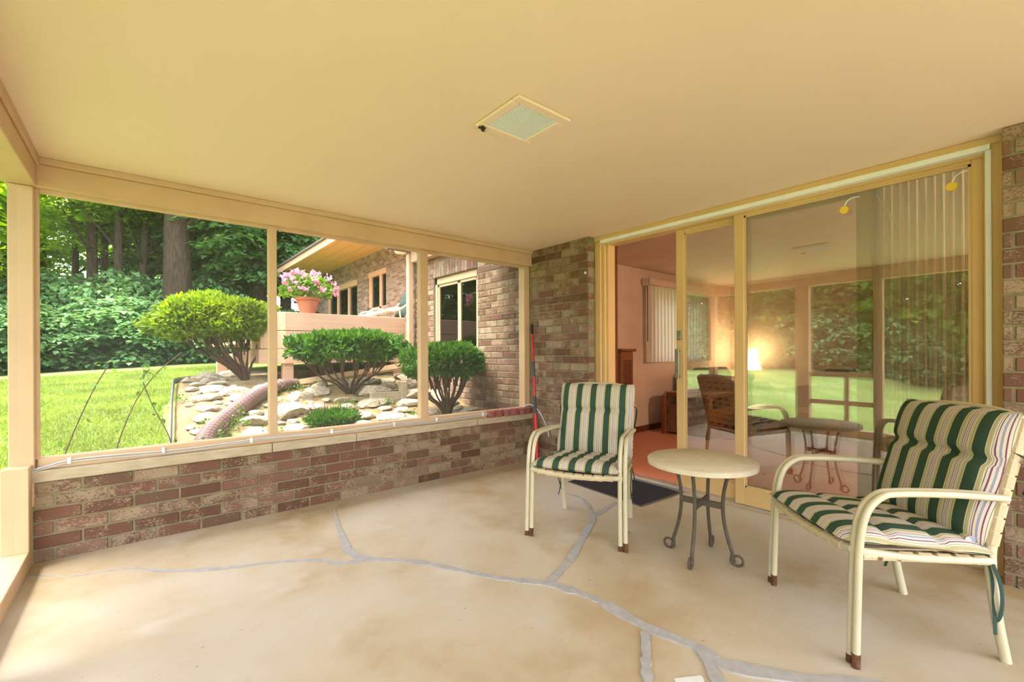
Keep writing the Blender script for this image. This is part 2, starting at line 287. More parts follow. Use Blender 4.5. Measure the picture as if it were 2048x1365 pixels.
class MB:
    def __init__(s): s.v = []; s.f = []
    def box(s, x0, x1, y0, y1, z0, z1):
        k = len(s.v); s.v += [(x, y, z) for z in (z0, z1) for y in (y0, y1) for x in (x0, x1)]
        s.f += [tuple(k + i for i in q) for q in ((0, 2, 3, 1), (4, 5, 7, 6), (0, 1, 5, 4), (2, 6, 7, 3), (0, 4, 6, 2), (1, 3, 7, 5))]; return s
    def tube(s, pts, rad, n=8, sx=1.0, cap=True):
        P, T, N = frame_path(pts); k = len(s.v); L = len(P)
        for i in range(L):
            r = rad[i] if hasattr(rad, '__len__') else rad; B = T[i].cross(N[i])
            for j in range(n):
                a = 2 * PI * j / n; s.v.append(tuple(P[i] + N[i] * (math.cos(a) * r) + B * (math.sin(a) * r * sx)))
        for i in range(L - 1):
            for j in range(n):
                a = k + i * n + j; b_ = k + i * n + (j + 1) % n; s.f.append((a, b_, b_ + n, a + n))
        if cap: s.f.append(tuple(k + j for j in reversed(range(n)))); s.f.append(tuple(k + (L - 1) * n + j for j in range(n)))
        return s
    def lathe(s, prof, n=24, c=(0, 0, 0)):
        k = len(s.v); L = len(prof)
        for (r, z) in prof:
            for j in range(n):
                a = 2 * PI * j / n; s.v.append((c[0] + r * math.cos(a), c[1] + r * math.sin(a), c[2] + z))
        for i in range(L - 1):
            for j in range(n):
                a = k + i * n + j; b_ = k + i * n + (j + 1) % n; s.f.append((a, b_, b_ + n, a + n))
        if prof[0][0] > 1e-4: s.f.append(tuple(k + j for j in reversed(range(n))))
        if prof[-1][0] > 1e-4: s.f.append(tuple(k + (L - 1) * n + j for j in range(n)))
        return s
    def prism(s, poly, z0, z1):
        k = len(s.v); n = len(poly); s.v += [(x, y, z0) for x, y in poly] + [(x, y, z1) for x, y in poly]
        s.f.append(tuple(k + i for i in reversed(range(n)))); s.f.append(tuple(k + n + i for i in range(n)))
        for i in range(n): j = (i + 1) % n; s.f.append((k + i, k + j, k + n + j, k + n + i))
        return s
    def hexa(s, a, b, w, z0, z1):            # board from a to b (xy), thickness w to the left of a->b
        a = Vector(a); b = Vector(b); d = (b - a).normalized(); nn = Vector((-d.y, d.x)) * w
        return s.prism([tuple(a), tuple(b), tuple(b + nn), tuple(a + nn)], z0, z1)
    def grid(s, fn, nu, nv):
        k = len(s.v)
        for i in range(nu + 1):
            for j in range(nv + 1): s.v.append(tuple(fn(i / nu, j / nv)))
        for i in range(nu):
            for j in range(nv):
                a = k + i * (nv + 1) + j; s.f.append((a, a + nv + 1, a + nv + 2, a + 1))
        return s
    def mesh(s, name, mat, smooth=False, bevel=0.0):
        me = bpy.data.meshes.new(name); me.from_pydata(s.v, [], s.f)
        bm = bmesh.new(); bm.from_mesh(me)
        bmesh.ops.recalc_face_normals(bm, faces=bm.faces)
        if bevel: bmesh.ops.bevel(bm, geom=[e for e in bm.edges if e.is_manifold and e.calc_face_angle() > 0.5], offset=bevel, segments=1, affect='EDGES')
        bm.to_mesh(me); bm.free()
        if mat: me.materials.append(mat)
        if smooth:
            for p in me.polygons: p.use_smooth = True
            try: me.set_sharp_from_angle(angle=math.radians(50))
            except Exception: pass
        return me
    def build(s, name, mat, parent=None, smooth=False, bevel=0.0, loc=(0, 0, 0), rot=(0, 0, 0)):
        return put(name, s.mesh(name, mat, smooth, bevel), parent, loc, rot)
def put(name, me, parent=None, loc=(0, 0, 0), rot=(0, 0, 0), scale=None):
    o = bpy.data.objects.new(name, me); COL.objects.link(o); o.parent = parent; o.location = loc; o.rotation_euler = rot
    if scale is not None: o.scale = scale if hasattr(scale, '__len__') else (scale,) * 3
    return o
def thing(name, label, cat, loc=(0, 0, 0), rz=0.0, group=None):
    o = put(name, None, None, loc, (0, 0, rz)); return tag(o, label, cat, group)
def tag(o, label, cat, group=None):
    o['label'] = label; o['category'] = cat
    if group: o['group'] = group
    return o
def struct(o, label=None):
    o['kind'] = 'structure'
    if label: o['label'] = label
    return o
def leaves(name, C, D, S, mat, wid=0.5, fold=0.15, up=0.6):
    """rhombic leaves: centres C, directions D, lengths S"""
    n = len(C); D = D / (np.linalg.norm(D, axis=1, keepdims=True) + 1e-9)
    rnd = rng.normal(size=(n, 3)) * (1 - up) + np.array([0, 0, up]); sd_ = np.cross(D, rnd); sd_ /= (np.linalg.norm(sd_, axis=1, keepdims=True) + 1e-9)
    nn = np.cross(sd_, D); S = S[:, None]
    V = np.empty((n, 4, 3), np.float32); V[:, 0] = C - D * S * 0.5; V[:, 1] = C + sd_ * S * wid * 0.5 + nn * S * fold - D * S * 0.05; V[:, 2] = C + D * S * 0.5 - nn * S * fold * 0.5; V[:, 3] = C - sd_ * S * wid * 0.5 + nn * S * fold - D * S * 0.05
    me = bpy.data.meshes.new(name); me.vertices.add(n * 4); me.vertices.foreach_set('co', V.ravel())
    me.loops.add(n * 4); me.loops.foreach_set('vertex_index', np.arange(n * 4, dtype=np.int32))
    me.polygons.add(n); me.polygons.foreach_set('loop_start', np.arange(0, n * 4, 4, dtype=np.int32)); me.polygons.foreach_set('loop_total', np.full(n, 4, np.int32))
    me.materials.append(mat); me.update(); me.validate(); return me

# ------------------------------------------------------------------ terrain
def ss(a, b, x): t = min(max((x - a) / (b - a), 0), 1); return t * t * (3 - 2 * t)
BORD = [(-1, .55), (.2, .58), (1.2, .64), (2.3, .70), (3.2, .76), (3.8, .92), (4.2, 1.25), (4.4, 1.7), (4.55, 2.6), (4.6, 9)]
def lawn_z(x, y):
    z = np.interp(y, [-30, -2, -.4, .3, 3, 8, 12, 20, 40], [-.12, -.10, -.06, .22, .45, .55, .65, .75, .95])
    z += .058 * (min(max(x, -7), 9) + 1.3) * ss(2, 10, y)
    if x < -.3: z += -.14 * ss(.3, 6, -x) * (1 - ss(0, 6, y))
    return float(z)
def bed_z(x, y): return float(np.interp(y, [0, .2, 1.1, 2.7, 3.2, 5, 9], [.18, .22, .36, .70, .79, .76, .75])) + .03 * (x - .8)
def bord_x(y):
    ys = [b_[0] for b_ in BORD]; xs = [b_[1] for b_ in BORD]; return float(np.interp(y, ys, xs))
def in_bed(x, y): return ss(-.05, .12, x - bord_x(y)) * (1 if y < 4.6 else 0) if y > 0 else 0
def ground(x, y):
    k = in_bed(x, y); return lawn_z(x, y) * (1 - k) + bed_z(x, y) * k
xs = sorted(set([-45, -38, -32, -27, -23, -20, -17.5, -15.5, -14, -12.5, -11, -9.5, -8, -7, -6, -5, -4.2, -3.6, -3] + [round(-2.6 + .2 * i, 2) for i in range(40)] + [6, 7, 9, 12, 16, 22, 30, 42]))
ys = sorted(set([-40, -32, -26, -21, -17, -14, -11.5, -9.5, -8, -7, -6, -5, -4, -3.2, -2.5, -1.8, -1.2, -.7, -.3] + [round(.0 + .2 * i, 2) for i in range(26)] + [5.5, 6, 6.7, 7.5, 8.3, 9.2, 10.2, 11.4, 12.6, 14, 15.5, 17, 19, 22, 26, 31, 38, 48]))
v = []; f = []
for x in xs:
    for y in ys:
        z = ground(x, y)
        if -.35 < x and y < .25: z = -.22
        if in_bed(x, y) > 0.02: z -= .05
        v.append((x, y, z))
for i in range(len(xs) - 1):
    for j in range(len(ys) - 1):
        a = i * len(ys) + j; f.append((a, a + len(ys), a + len(ys) + 1, a + 1))
g = MB(); g.v = v; g.f = f; gr = g.build('ground', LAWN, smooth=True); struct(gr, 'sunlit mown lawn rising behind the porch')
# planting bed
g = MB(); v = []; f = []; nx, ny = 44, 52
for j in range(ny + 1):
    y = .18 + j * (4.45 - .18) / ny; x0 = bord_x(y) + .02
    for i in range(nx + 1):
        x = x0 + (5.4 - x0) * (i / nx) ** 1.25
        z = ground(max(x, x0 + .13), y) + random.uniform(-.012, .02); v.append((x, y, z - (.08 if i == 0 else 0)))
for j in range(ny):
    for i in range(nx):
        a = j * (nx + 1) + i; f.append((a, a + 1, a + nx + 2, a + nx + 1))
g.v = v; g.f = f; bed = g.build('planting_bed', SOIL, smooth=True); struct(bed, 'rocky mulched planting bed sloping up to the deck')
g = MB(); pts = [(bord_x(y) - .005, y) for y in np.arange(.25, 3.9, .12)] + [(x, float(np.interp(x, [b_[1] for b_ in BORD[4:]], [b_[0] for b_ in BORD[4:]]))) for x in np.arange(.98, 2.3, .1)]
g.tube([(x, y, max(lawn_z(x, y), bed_z(x, y)) + .0) for x, y in pts], .035, 6, 0.4)
tag(g.build('lawn_edging', EDGE, smooth=True), 'grey plastic edging strip between the lawn and rocky bed', 'edging')
# grass
N = 90000; gx = rng.uniform(-2.4, 2.0, N * 2); gy = .35 + rng.uniform(0, 1, N * 2) ** 1.3 * 9.5
vis = np.array([(gx[i] < (bord_x(gy[i]) - .02 if gy[i] < 4.3 else 2.2)) and gx[i] > -.35 - gy[i] * .19 for i in range(len(gx))]); gx = gx[vis][:N]; gy = gy[vis][:N]
gz = np.array([lawn_z(a, c) for a, c in zip(gx, gy)]); nb = len(gx)
L = rng.uniform(.03, .07, nb) * (1 + gy * .06); Cc = np.stack([gx, gy, gz + L * .35], 1); Dd = rng.normal(size=(nb, 3)) * .5 + np.array([0, 0, 1.0])
go = put('grass', leaves('grass', Cc, Dd, L, LF_GRASS, .16, .02, 0)); go['kind'] = 'stuff'; go['label'] = 'short green lawn grass beyond the screen'; go['category'] = 'grass'

# ------------------------------------------------------------------ porch shell
W = 3.57; H = 2.156; ZB = 2.0; SILL = .487; YF = -4.9
g = MB().box(-.16, 3.78, YF, .02, -.2, 0); fl = struct(g.build('floor', CONC), 'stained concrete porch slab with grey patched cracks')
CZ = [.003]
def crack(pts, w, mat=PATCH, z=None):
    CZ[0] += .0006; z = z or CZ[0]
    P = spline([(x, y, 0) for x, y in pts], 5); g = MB(); k = []
    for i, p in enumerate(P):
        t = (P[min(i + 1, len(P) - 1)] - P[max(i - 1, 0)]).normalized(); nn = Vector((-t.y, t.x, 0)); s_ = (w[i * len(w) // len(P)] if hasattr(w, '__len__') else w) * random.uniform(.65, 1.3) / 2
        a = p + nn * s_; c = p - nn * s_; g.v += [(a.x, a.y, z), (c.x, c.y, z), (a.x, a.y, -.002), (c.x, c.y, -.002)]
    for i in range(len(P) - 1):
        a = i * 4; g.f += [(a, a + 1, a + 5, a + 4), (a, a + 4, a + 6, a + 2), (a + 1, a + 3, a + 7, a + 5)]
    return g.build('crack_patch', mat, fl)
crack([(.012, -.164), (.16, -.32), (.397, -.409), (.515, -.544), (.722, -.699), (1.008, -.833), (1.175, -.953), (1.245, -1.057), (1.374, -1.106)], [.006, .01, .012, .022, .03, .03, .03, .035, .045])
crack([(1.374, -1.106), (1.33, -.95), (1.361, -.80), (1.42, -.5), (1.496, -.199)], [.05, .05, .04, .035, .02])
crack([(1.374, -1.106), (1.554, -1.297), (1.671, -1.504), (1.79, -1.724), (1.933, -1.908)], [.045, .035, .04])
crack([(1.933, -1.908), (2.199, -1.807), (2.582, -1.598), (2.772, -1.479), (2.996, -1.2), (3.0, -1.04)], [.045, .04, .035, .03, .02])
crack([(2.772, -1.479), (2.95, -1.44), (3.12, -1.40)], .03)
crack([(1.933, -1.908), (1.975, -2.05), (1.999, -2.173), (1.994, -2.405), (2.031, -2.616), (2.008, -2.70), (2.14, -2.908), (2.3, -3.1), (2.5, -3.5)], [.05, .04, .05, .05, .06, .07, .05, .04])
crack([(2.02, -2.63), (1.9, -2.75), (1.75, -2.85), (1.6, -3.1)], .04)
crack([(1.955, -2.43), (1.86, -2.50), (1.787, -2.548), (1.68, -2.64)], .035)
crack([(1.86, -2.66), (1.80, -2.75), (1.72, -2.80)], .10, WHITEPATCH, .0025)

g = MB().box(-.13, 3.82, YF, .14, H, H + .05); ce = struct(g.build('ceiling', CEIL), 'tan painted plywood porch ceiling')
MB().box(1.1905, 1.1935, YF, 0, H - .0006, H + .002).build('panel_seam', CEIL, ce)
g = MB().box(-1.15, 3.9, YF - .5, .55, H + .2, H + .3); struct(g.build('roof', ROOFM))  # unseen roof, overhang drawn out to keep direct sun off the porch floor
struct(MB().box(-.6, 3.9, -9.5, YF - .12, -.2, -.04).build('patio', CONC), 'unseen concrete slab added before the open porch front to bounce sunlight')  # added out of view: sunlit slab that bounces light up to the ceiling

# --- bricks
BL = .2174; BH = .0724; JT = .011; BM = {}
def brick_mesh(L, h=None, d=.09):
    key = (round(L, 3), h, d)
    if key not in BM:
        hh = (h or BH) - JT; BM[key] = MB().box(-L / 2, L / 2, -d, 0, -hh / 2, hh / 2).mesh('brick', BRICK, False, .0035)
    return BM[key]
def bricks(parent, plane, const, a0, a1, z0, z1, phase=0.0, row0=0, skip=None, proud=.006, back=False, tidy=True):
    """running bond; plane 'Y': wall facing -Y at y=const, along X. plane 'X': facing -X at x=const, along Y."""
    row = row0; z = z0; cnt = 0
    while z + BH * .6 < z1:
        s_ = a0 - BL + ((phase + (BL / 2 if row % 2 else 0)) % BL)
        while s_ < a1:
            e = min(s_ + BL, a1); b0 = max(s_, a0); hh = min(BH, z1 - z)
            if e - b0 > .035:
                L = e - b0 - JT; c_ = (b0 + e) / 2; zc = z + hh / 2
                if not (skip and skip(b0, e, z, z + hh)):
                    me = brick_mesh(L, None if hh > BH - .001 else hh); j = random.uniform(-.0025, .0025)
                    if plane == 'Y': put('brick', me, parent, (c_, const - proud + j + .09, zc), (0, 0, 0))
                    else: put('brick', me, parent, (const - proud + j + .09, c_, zc), (0, 0, -PI / 2))
                    cnt += 1
            s_ += BL
        z += BH; row += 1
    return cnt
# the mesh local -Y face is the visible one: plane Y rot 0; plane X rot -90deg turns local -Y to -X
wb = struct(MB().box(-.0, W + .2, 0, .19, -.1, .4275).build('wall_back', MORTAR), 'low brown brick wall under the screen')
bricks(wb, 'Y', 0.0, 0.0, W, -.007, .4275, phase=.085, row0=0)
XJ = [-.005, 1.143, 1.728, 2.87, W - .003]
for a, c_ in zip(XJ[:-1], XJ[1:]): MB().box(a + .002, c_ - .002, -.022, .2, .4275, SILL).build('sill_stone', LIME, wb, bevel=.004)

wr = struct(MB().box(W, W + .25, -.775 + .006, .2, -.1, H).box(W, W + .25, YF, -3.30 - .006, -.1, H).box(3.80, 3.84, -3.35, -.72, 2.14, 2.6).build('wall_right', MORTAR), 'brown brick piers either side of the sliding door')
bricks(wr, 'X', W, -.775, -.004, -.01, H, phase=.12)
# pier return (face towards the door) is the brick depth itself
bricks(wr, 'X', W, -4.3, -3.30, -.01, H, phase=.09)
MB().lathe([(.0, .002), (.014, .002), (.014, 0)], 10).build('paint_spot', WHITE, wr, loc=(W - .011, -.745, 1.83), rot=(0, -PI / 2, 0))

# --- screen window of the back wall
w1 = struct(put('window_1', None), 'screened opening in tan wooden frame above the low brick wall')
fr = lambda: MB()
MB().box(-.10, W, .03, .12, ZB, H).build('beam', TAN, w1, bevel=.004)
MB().box(.0, W, -.012, .035, ZB, H - .035).build('beam_face', TAN, w1, bevel=.003)
MB().box(.0, W, -.030, .035, H - .035, H).build('crown_strip', TAN, w1, bevel=.004)
MB().box(.018, W - .03, .02, .09, SILL, .548).build('bottom_rail', TAN, w1, bevel=.003)
MB().box(.016, 3.60, .035, .085, ZB - .016, ZB + .01).build('head_strip', TAN, w1, bevel=.002)
for a, c_ in ((1.136, 1.186), (2.308, 2.382)): MB().box(a, c_, .03, .095, .545, ZB).build('post', TAN, w1, bevel=.003)
MB().box(3.50, W + .0, .03, .12, .545, ZB).build('post', TAN, w1, bevel=.003)
MB().box(-.085, .010, -.005, .10, .30, ZB).build('corner_post', TAN, w1, bevel=.004)
MB().box(.010, .022, .025, .085, .545, ZB).build('stop', TAN, w1)
for a, c_ in ((.02, 1.138), (1.184, 2.31), (2.38, 3.502)): MB().box(a, c_, .072, .0725, .545, ZB - .01).build('screen', SCREEN, w1)
# --- left wall
w2 = struct(put('window_2', None), 'screened side of the porch with tan posts and rails')
MB().box(-.105, .022, YF, -.0, ZB, H).build('beam', TAN, w2, bevel=.004)
MB().box(.022, .036, YF, -.03, H - .05, H).build('crown_strip', TAN, w2, bevel=.003)
MB().box(-.10, .0, -.095, -.0, .09, .525).build('post_base', TAN, w2, bevel=.003)
MB().box(-.105, .0, YF, -.0, .0, .092).build('bottom_plate', TAN, w2, bevel=.003)
MB().box(-.10, .0, -1.33, -1.165, .09, ZB).build('post', TAN, w2, bevel=.003)
for y in (-2.03, -3.75, -4.78): MB().box(-.10, .0, y - .09, y, .09, ZB).build('post', TAN, w2, bevel=.003)
for ya, yb in ((-2.03, -1.33), (-4.78, -3.84)):
    for z in (.43, .80): MB().box(-.075, -.03, ya, yb, z - .03, z + .03).build('rail', TAN, w2)
    ym = ya + (yb - ya) * .41; MB().box(-.07, -.035, ym - .025, ym + .025, .09, .80).build('baluster', TAN, w2)
for ya, yb in ((-1.165, -.0), (-2.03, -1.33), (-3.75, -2.12), (-4.78, -3.84)): MB().box(-.051, -.0505, ya, yb, .092, ZB).build('screen', SCREEN, w2)
# --- open front behind the camera
w3 = struct(put('window_3', None)); MB().box(-.1, W, YF - .1, YF, ZB, H).build('beam', TAN, w3)
for x in (1.2, 2.4): MB().box(x, x + .1, YF - .1, YF, 0, ZB).build('post', TAN, w3)

# ------------------------------------------------------------------ sliding door
d1 = struct(put('door_1', None), 'sliding patio door with yellow-tan frame, partly open')
XC = 3.66
MB().box(XC, 3.80, -.835, -.770, 0, 2.14).build('casing', YTAN, d1, bevel=.004)
MB().box(XC + .02, 3.80, -.868, -.835, 0, 2.11).build('jamb', YTAN, d1, bevel=.003)
MB().box(XC + .045, 3.80, -.890, -.868, 0.03, 2.09).build('jamb_stop', YTAN, d1, bevel=.002)
MB().box(XC, 3.80, -3.31, -3.252, 0, 2.14).build('casing', YTAN, d1, bevel=.004)
MB().box(XC + .025, 3.80, -3.256, -3.236, 0, 2.10).build('jamb', YTAN, d1, bevel=.003)
MB().box(XC - .012, 3.80, -3.31, -.770, 2.118, H).build('head_casing', YTAN, d1, bevel=.004)
MB().box(XC - .014, XC + .03, -3.262, -.842, 2.093, 2.121).build('weather_strip', WHITE, d1, bevel=.002)
MB().box(XC - .006, XC + .03, -3.266, -3.244, .02, 2.093).build('weather_strip', WHITE, d1, bevel=.002)
MB().box(XC + .03, 3.80, -3.24, -.87, 2.078, 2.118).build('head_jamb', YTAN, d1, bevel=.003)
th = MB().box(3.70, 3.80, -3.27, -.84, 0, .016).build('threshold', YTAN, d1, bevel=.003)
MB().box(3.694, 3.708, -3.27, -.84, .012, .026).build('track', ALU, th); MB().box(3.752, 3.76, -3.24, -.87, .016, .034).build('track', ALU, th); MB().box(3.775, 3.783, -3.24, -.87, .016, .034).build('track', ALU, th)
def panel(name, xa, xb, y0, y1, sl, sr, zb0, zb1, zt0, zt1):
    p_ = put(name, MB().box(xa, xb, y0, y0 + sl, zb0, zt1).box(xa, xb, y1 - sr, y1, zb0, zt1).mesh(name, YTAN, False, .004), d1)
    MB().box(xa, xb, y0 + sl, y1 - sr, zb0, zb1).build('bottom_rail', YTAN, p_, bevel=.003); MB().box(xa, xb, y0 + sl, y1 - sr, zt0, zt1).build('top_rail', YTAN, p_, bevel=.003)
    for ya, yb, za, zb_ in ((y0 + sl, y0 + sl + .012, zb1, zt0), (y1 - sr - .012, y1 - sr, zb1, zt0), (y0 + sl, y1 - sr, zt0 - .012, zt0), (y0 + sl, y1 - sr, zb1, zb1 + .012)):
        MB().box(xa + .008, xb - .008, ya, yb, za, zb_).build('bead', YTAN, p_)
    MB().box((xa + xb) / 2 - .002, (xa + xb) / 2 + .002, y0 + sl + .008, y1 - sr - .008, zb1 + .008, zt0 - .008).build('glass', GLASS, p_)
    return p_
fp = panel('fixed_panel', 3.71, 3.745, -3.236, -2.000, .045, .068, .026, .150, 2.062, 2.085)
sp_ = panel('sliding_panel', 3.752, 3.787, -2.775, -1.525, .062, .068, .034, .150, 2.045, 2.08)
h = MB().box(3.722, 3.754, -1.562, -1.535, .905, .92).box(3.722, 3.754, -1.562, -1.535, 1.105, 1.12).box(3.716, 3.728, -1.566, -1.531, .895, 1.13).build('handle', BRASS, sp_, bevel=.004)
MB().box(3.74, 3.754, -1.572, -1.535, 1.20, 1.275).lathe([(.0, 0), (.012, 0), (.012, .01), (0, .01)], 12, (3.735, -1.553, 1.215)).build('lock', BRASS, sp_, bevel=.002)
MB().box(3.787, 3.81, -1.562, -1.535, .905, 1.12).build('inside_handle', BRASS, sp_, bevel=.004)
MB().box(3.695, 3.70, -.862, -.84, .965, 1.065).build('strike_plate', GREYP, d1, bevel=.002)

# ------------------------------------------------------------------ room behind the door
RX0, RX1, RY0, RY1, RZ = 3.80, 8.3, -4.6, .1, .035
rf = struct(MB().box(RX0 - .0, RX1, RY0, RY1, -.1, RZ).build('floor', CARPET), 'salmon carpet of the room behind the door')
struct(MB().box(RX0, RX1 + .1, RY0 - .1, RY1 + .1, 2.235, 2.3).build('ceiling', ICEIL))
IWX0, IWX1, IWZ0, IWZ1 = 5.95, 7.3, 1.02, 1.98
g = MB().box(RX0, IWX0, RY1, RY1 + .1, 0, 2.24).box(IWX1, RX1, RY1, RY1 + .1, 0, 2.24).box(IWX0, IWX1, RY1, RY1 + .1, 0, IWZ0).box(IWX0, IWX1, RY1, RY1 + .1, IWZ1, 2.24)
struct(g.build('wall_room_back', IWALL), 'peach wall with a blind-covered window inside the room')
struct(MB().box(RX1, RX1 + .1, RY0, RY1 + .1, 0, 2.24).build('wall_room_end', IWALL)); struct(MB().box(RX0, RX1, RY0 - .1, RY0, 0, 2.24).build('wall_room_front', IWALL))
struct(MB().box(RX0, RX0 + .06, -.872, .1, 0, 2.24).box(RX0, RX0 + .06, RY0, -3.27, 0, 2.24).build('wall_room_near', WOODD))
struct(MB().box(RX0, RX1, RY1 - .015, RY1, RZ, RZ + .08).build('baseboard_room', WOODD))
struct(MB().box(RX0, RX1, RY1, RY1 + .012, 0, .01).build('trim_1', WOODD))
bl = thing('vertical_blinds', 'cream vertical blinds with a valance on the room window', 'blinds', (5.69, .06, 0))
MB().box(0.02, 1.75, -.07, .02, 2.02, 2.105).build('valance', IWALL, bl, bevel=.004); MB().box(-.03, .03, -.05, .02, 2.0, 2.1).build('bracket', ALU, bl)
sl = MB().grid(lambda u, w_: ((u - .5) * .095, .012 * math.sin(u * PI) - .03, .97 + w_ * 1.06), 4, 1).mesh('slat', BLIND, True)
for i in range(20): put('slat', sl, bl, (.06 + i * .087, -.0, 0), (0, 0, random.uniform(-.35, -.2)))
sl2 = None
MB().tube([(-.01, -.05, 2.0), (-.012, -.05, 1.25)], .006, 6).build('wand', GREYP, bl)
cab = thing('wooden_pedestal', 'narrow dark wooden pedestal against the room wall inside the open door', 'cabinet', (5.02, -.02, RZ))
MB().box(-.12, .12, -.12, .1, 0, 1.08).build('body', WOODM, cab, bevel=.006); MB().box(-.15, .15, -.15, .11, 1.08, 1.115).build('top', WOODM, cab, bevel=.008); MB().box(-.08, .08, -.125, -.118, .12, .98).build('panel', WOODD, cab, bevel=.003)
op = tag(MB().box(-.035, .035, -.005, .003, -.057, .057).build('wall_outlet', PLATE, bevel=.003, loc=(5.5, .094, .36)), 'ivory wall outlet plate low on the peach wall', 'outlet')
# console with curved wooden ends and the sofas
cs = thing('wooden_side_unit', 'red-brown wooden side unit with rounded shelf front beside the sofa', 'side table', (5.75, -.45, RZ))
P = [(.0, 0), (.0, .42), (.02, .50), (.10, .55), (.62, .55), (.62, .50), (.12, .50), (.075, .46), (.07, .36), (.62, .36), (.62, 0)]
for y0, y1 in ((-.35, -.29), (.25, .31)):
    g = MB(); k = 0; n_ = len(P); g.v = [(x, y0, z) for x, z in P] + [(x, y1, z) for x, z in P]
    g.f = [tuple(range(n_)), tuple(reversed(range(n_, 2 * n_)))] + [(i, (i + 1) % n_, n_ + (i + 1) % n_, n_ + i) for i in range(n_)]
    g.build('end_frame', WOODM, cs, bevel=.006)
MB().box(.02, .62, -.29, .25, .50, .55).build('top', WOODM, cs, bevel=.004); MB().box(.07, .62, -.29, .25, .33, .36).build('shelf', WOODM, cs); MB().box(.04, .60, -.29, .25, .02, .33).build('drawer_body', SOFAF, cs, bevel=.01)
MB().box(.10, .34, -.2, .05, .36, .47).build('radio', BLACKP, cs, bevel=.006)
def sofa(name, label, loc, rz, Ln):
    t = thing(name, label, 'sofa', loc, rz)
    MB().box(-Ln / 2, Ln / 2, -.40, .40, .04, .30).build('base', SOFAF, t, bevel=.02); MB().box(-Ln / 2, Ln / 2, -.43, -.40, .05, .28).build('skirt', SOFAF, t, bevel=.01)
    nC = 2 if Ln > 1.4 else 1
    for i in range(nC):
        a = -Ln / 2 + .18 + i * (Ln - .36) / nC; c_ = a + (Ln - .36) / nC
        g = MB().box(a + .005, c_ - .005, -.42, .22, .30, .46).build('seat_cushion', SOFAF, t, True, .05); g = MB().box(a + .005, c_ - .005, .10, .36, .44, .84).build('back_cushion', SOFAF, t, True, .08)
    MB().box(-Ln / 2, Ln / 2, .28, .44, .06, .80).build('back', SOFAF, t, True, .05)
    for s_ in (-1, 1): MB().box(min(s_ * Ln / 2, s_ * (Ln / 2 - .2)), max(s_ * Ln / 2, s_ * (Ln / 2 - .2)), -.42, .42, .05, .62).build('arm', SOFAF, t, True, .07)
    return t
sofa('sofa', 'brown patterned sofa along the peach wall behind the wooden side unit', (7.05, -.40, RZ), 0, 1.3)
sofa('armchair', 'brown upholstered armchair beside the lit lamp, seen through the door glass', (7.15, -1.75, RZ), -PI / 2 - .2, 1.0)
ct = thing('coffee_table', 'red-brown wooden coffee table in front of the sofa', 'table', (6.3, -1.5, RZ), .1)
MB().box(-.3, .3, -.45, .45, .36, .40).build('top', WOODM, ct, bevel=.01)
for x, y in ((-.25, -.4), (.25, -.4), (-.25, .4), (.25, .4)): MB().box(x - .03, x + .03, y - .03, y + .03, 0, .36).build('leg', WOODM, ct)
LP = (8.02, -.35)
et = thing('end_table', 'small wooden end table under the lit lamp', 'table', (LP[0], LP[1], RZ)); MB().box(-.22, .22, -.22, .22, .5, .54).build('top', WOODM, et, bevel=.008)
for x, y in ((-.18, -.18), (.18, -.18), (-.18, .18), (.18, .18)): MB().box(x - .02, x + .02, y - .02, y + .02, 0, .5).build('leg', WOODM, et)
tl = thing('table_lamp', 'lit table lamp with glowing cream shade', 'lamp', (LP[0], LP[1], RZ + .54))
MB().lathe([(.07, 0), (.07, .015), (.02, .03), (.05, .10), (.055, .16), (.015, .22), (.012, .30)], 16).build('base', BRASS, tl, True)
MB().lathe([(.15, .24), (.10, .46)], 24).build('shade', LAMPSH, tl, True)
ld = bpy.data.lights.new('lamp_bulb', 'POINT'); ld.energy = 5; ld.color = (1, .72, .42); ld.shadow_soft_size = .06
lo = bpy.data.objects.new('lamp_bulb', ld); COL.objects.link(lo); lo.parent = tl; lo.location = (0, 0, .52)
# added fill lamp on the room ceiling, out of view, brightens room and curtain
rl = thing('added_fill_lamp', 'added flat white fill lamp on the room ceiling, out of view', 'lamp', (4.6, -4.2, 2.235)); MB().lathe([(.20, 0), (.20, -.03), (.14, -.07), (0, -.085)], 24).build('diffuser', emis('fill_diffuser', (1, .85, .62), .6), rl, True)
ld = bpy.data.lights.new('fill_bulb', 'POINT'); ld.energy = 30; ld.color = (1, .84, .66); ld.shadow_soft_size = .15
lo = bpy.data.objects.new('fill_bulb', ld); COL.objects.link(lo); lo.parent = rl; lo.location = (0, 0, -.16)
# curtain behind the fixed panel
def cur(u, w_):
    y = -3.27 + u * .56; a = u * 2 * PI * 15; amp = .012 + .016 * (1 - w_)
    return (3.875 + amp * math.sin(a + .6 * math.sin(3 * a)) , y + .008 * math.sin(a * 2 + w_ * 3), .06 + w_ * 2.06)
cu = thing('curtain', 'olive-grey pleated curtain hanging behind the fixed door glass', 'curtain'); MB().grid(cur, 200, 14).build('cloth', CURTAIN, cu, True)
MB().tube([(3.875, -3.3, 2.14), (3.875, -.8, 2.14)], .012, 8).build('rod', WHITE, cu)
def cur2(u, w_): return (3.86 + .016 * math.sin(u * 2 * PI * 3), -2.70 - u * .09, .06 + w_ * 2.05)
MB().grid(cur2, 30, 6).build('cloth_edge', CURTAIN, cu, True)
cr = thing('curtain_rod_wand', 'thin white wand hanging from the curtain top', 'wand'); MB().tube([on(1752, 388, 0, 3.83), on(1770, 415, 0, 3.83), on(1797, 457, 0, 3.83)], .004, 6).build('wand', WHITE, cr, True)
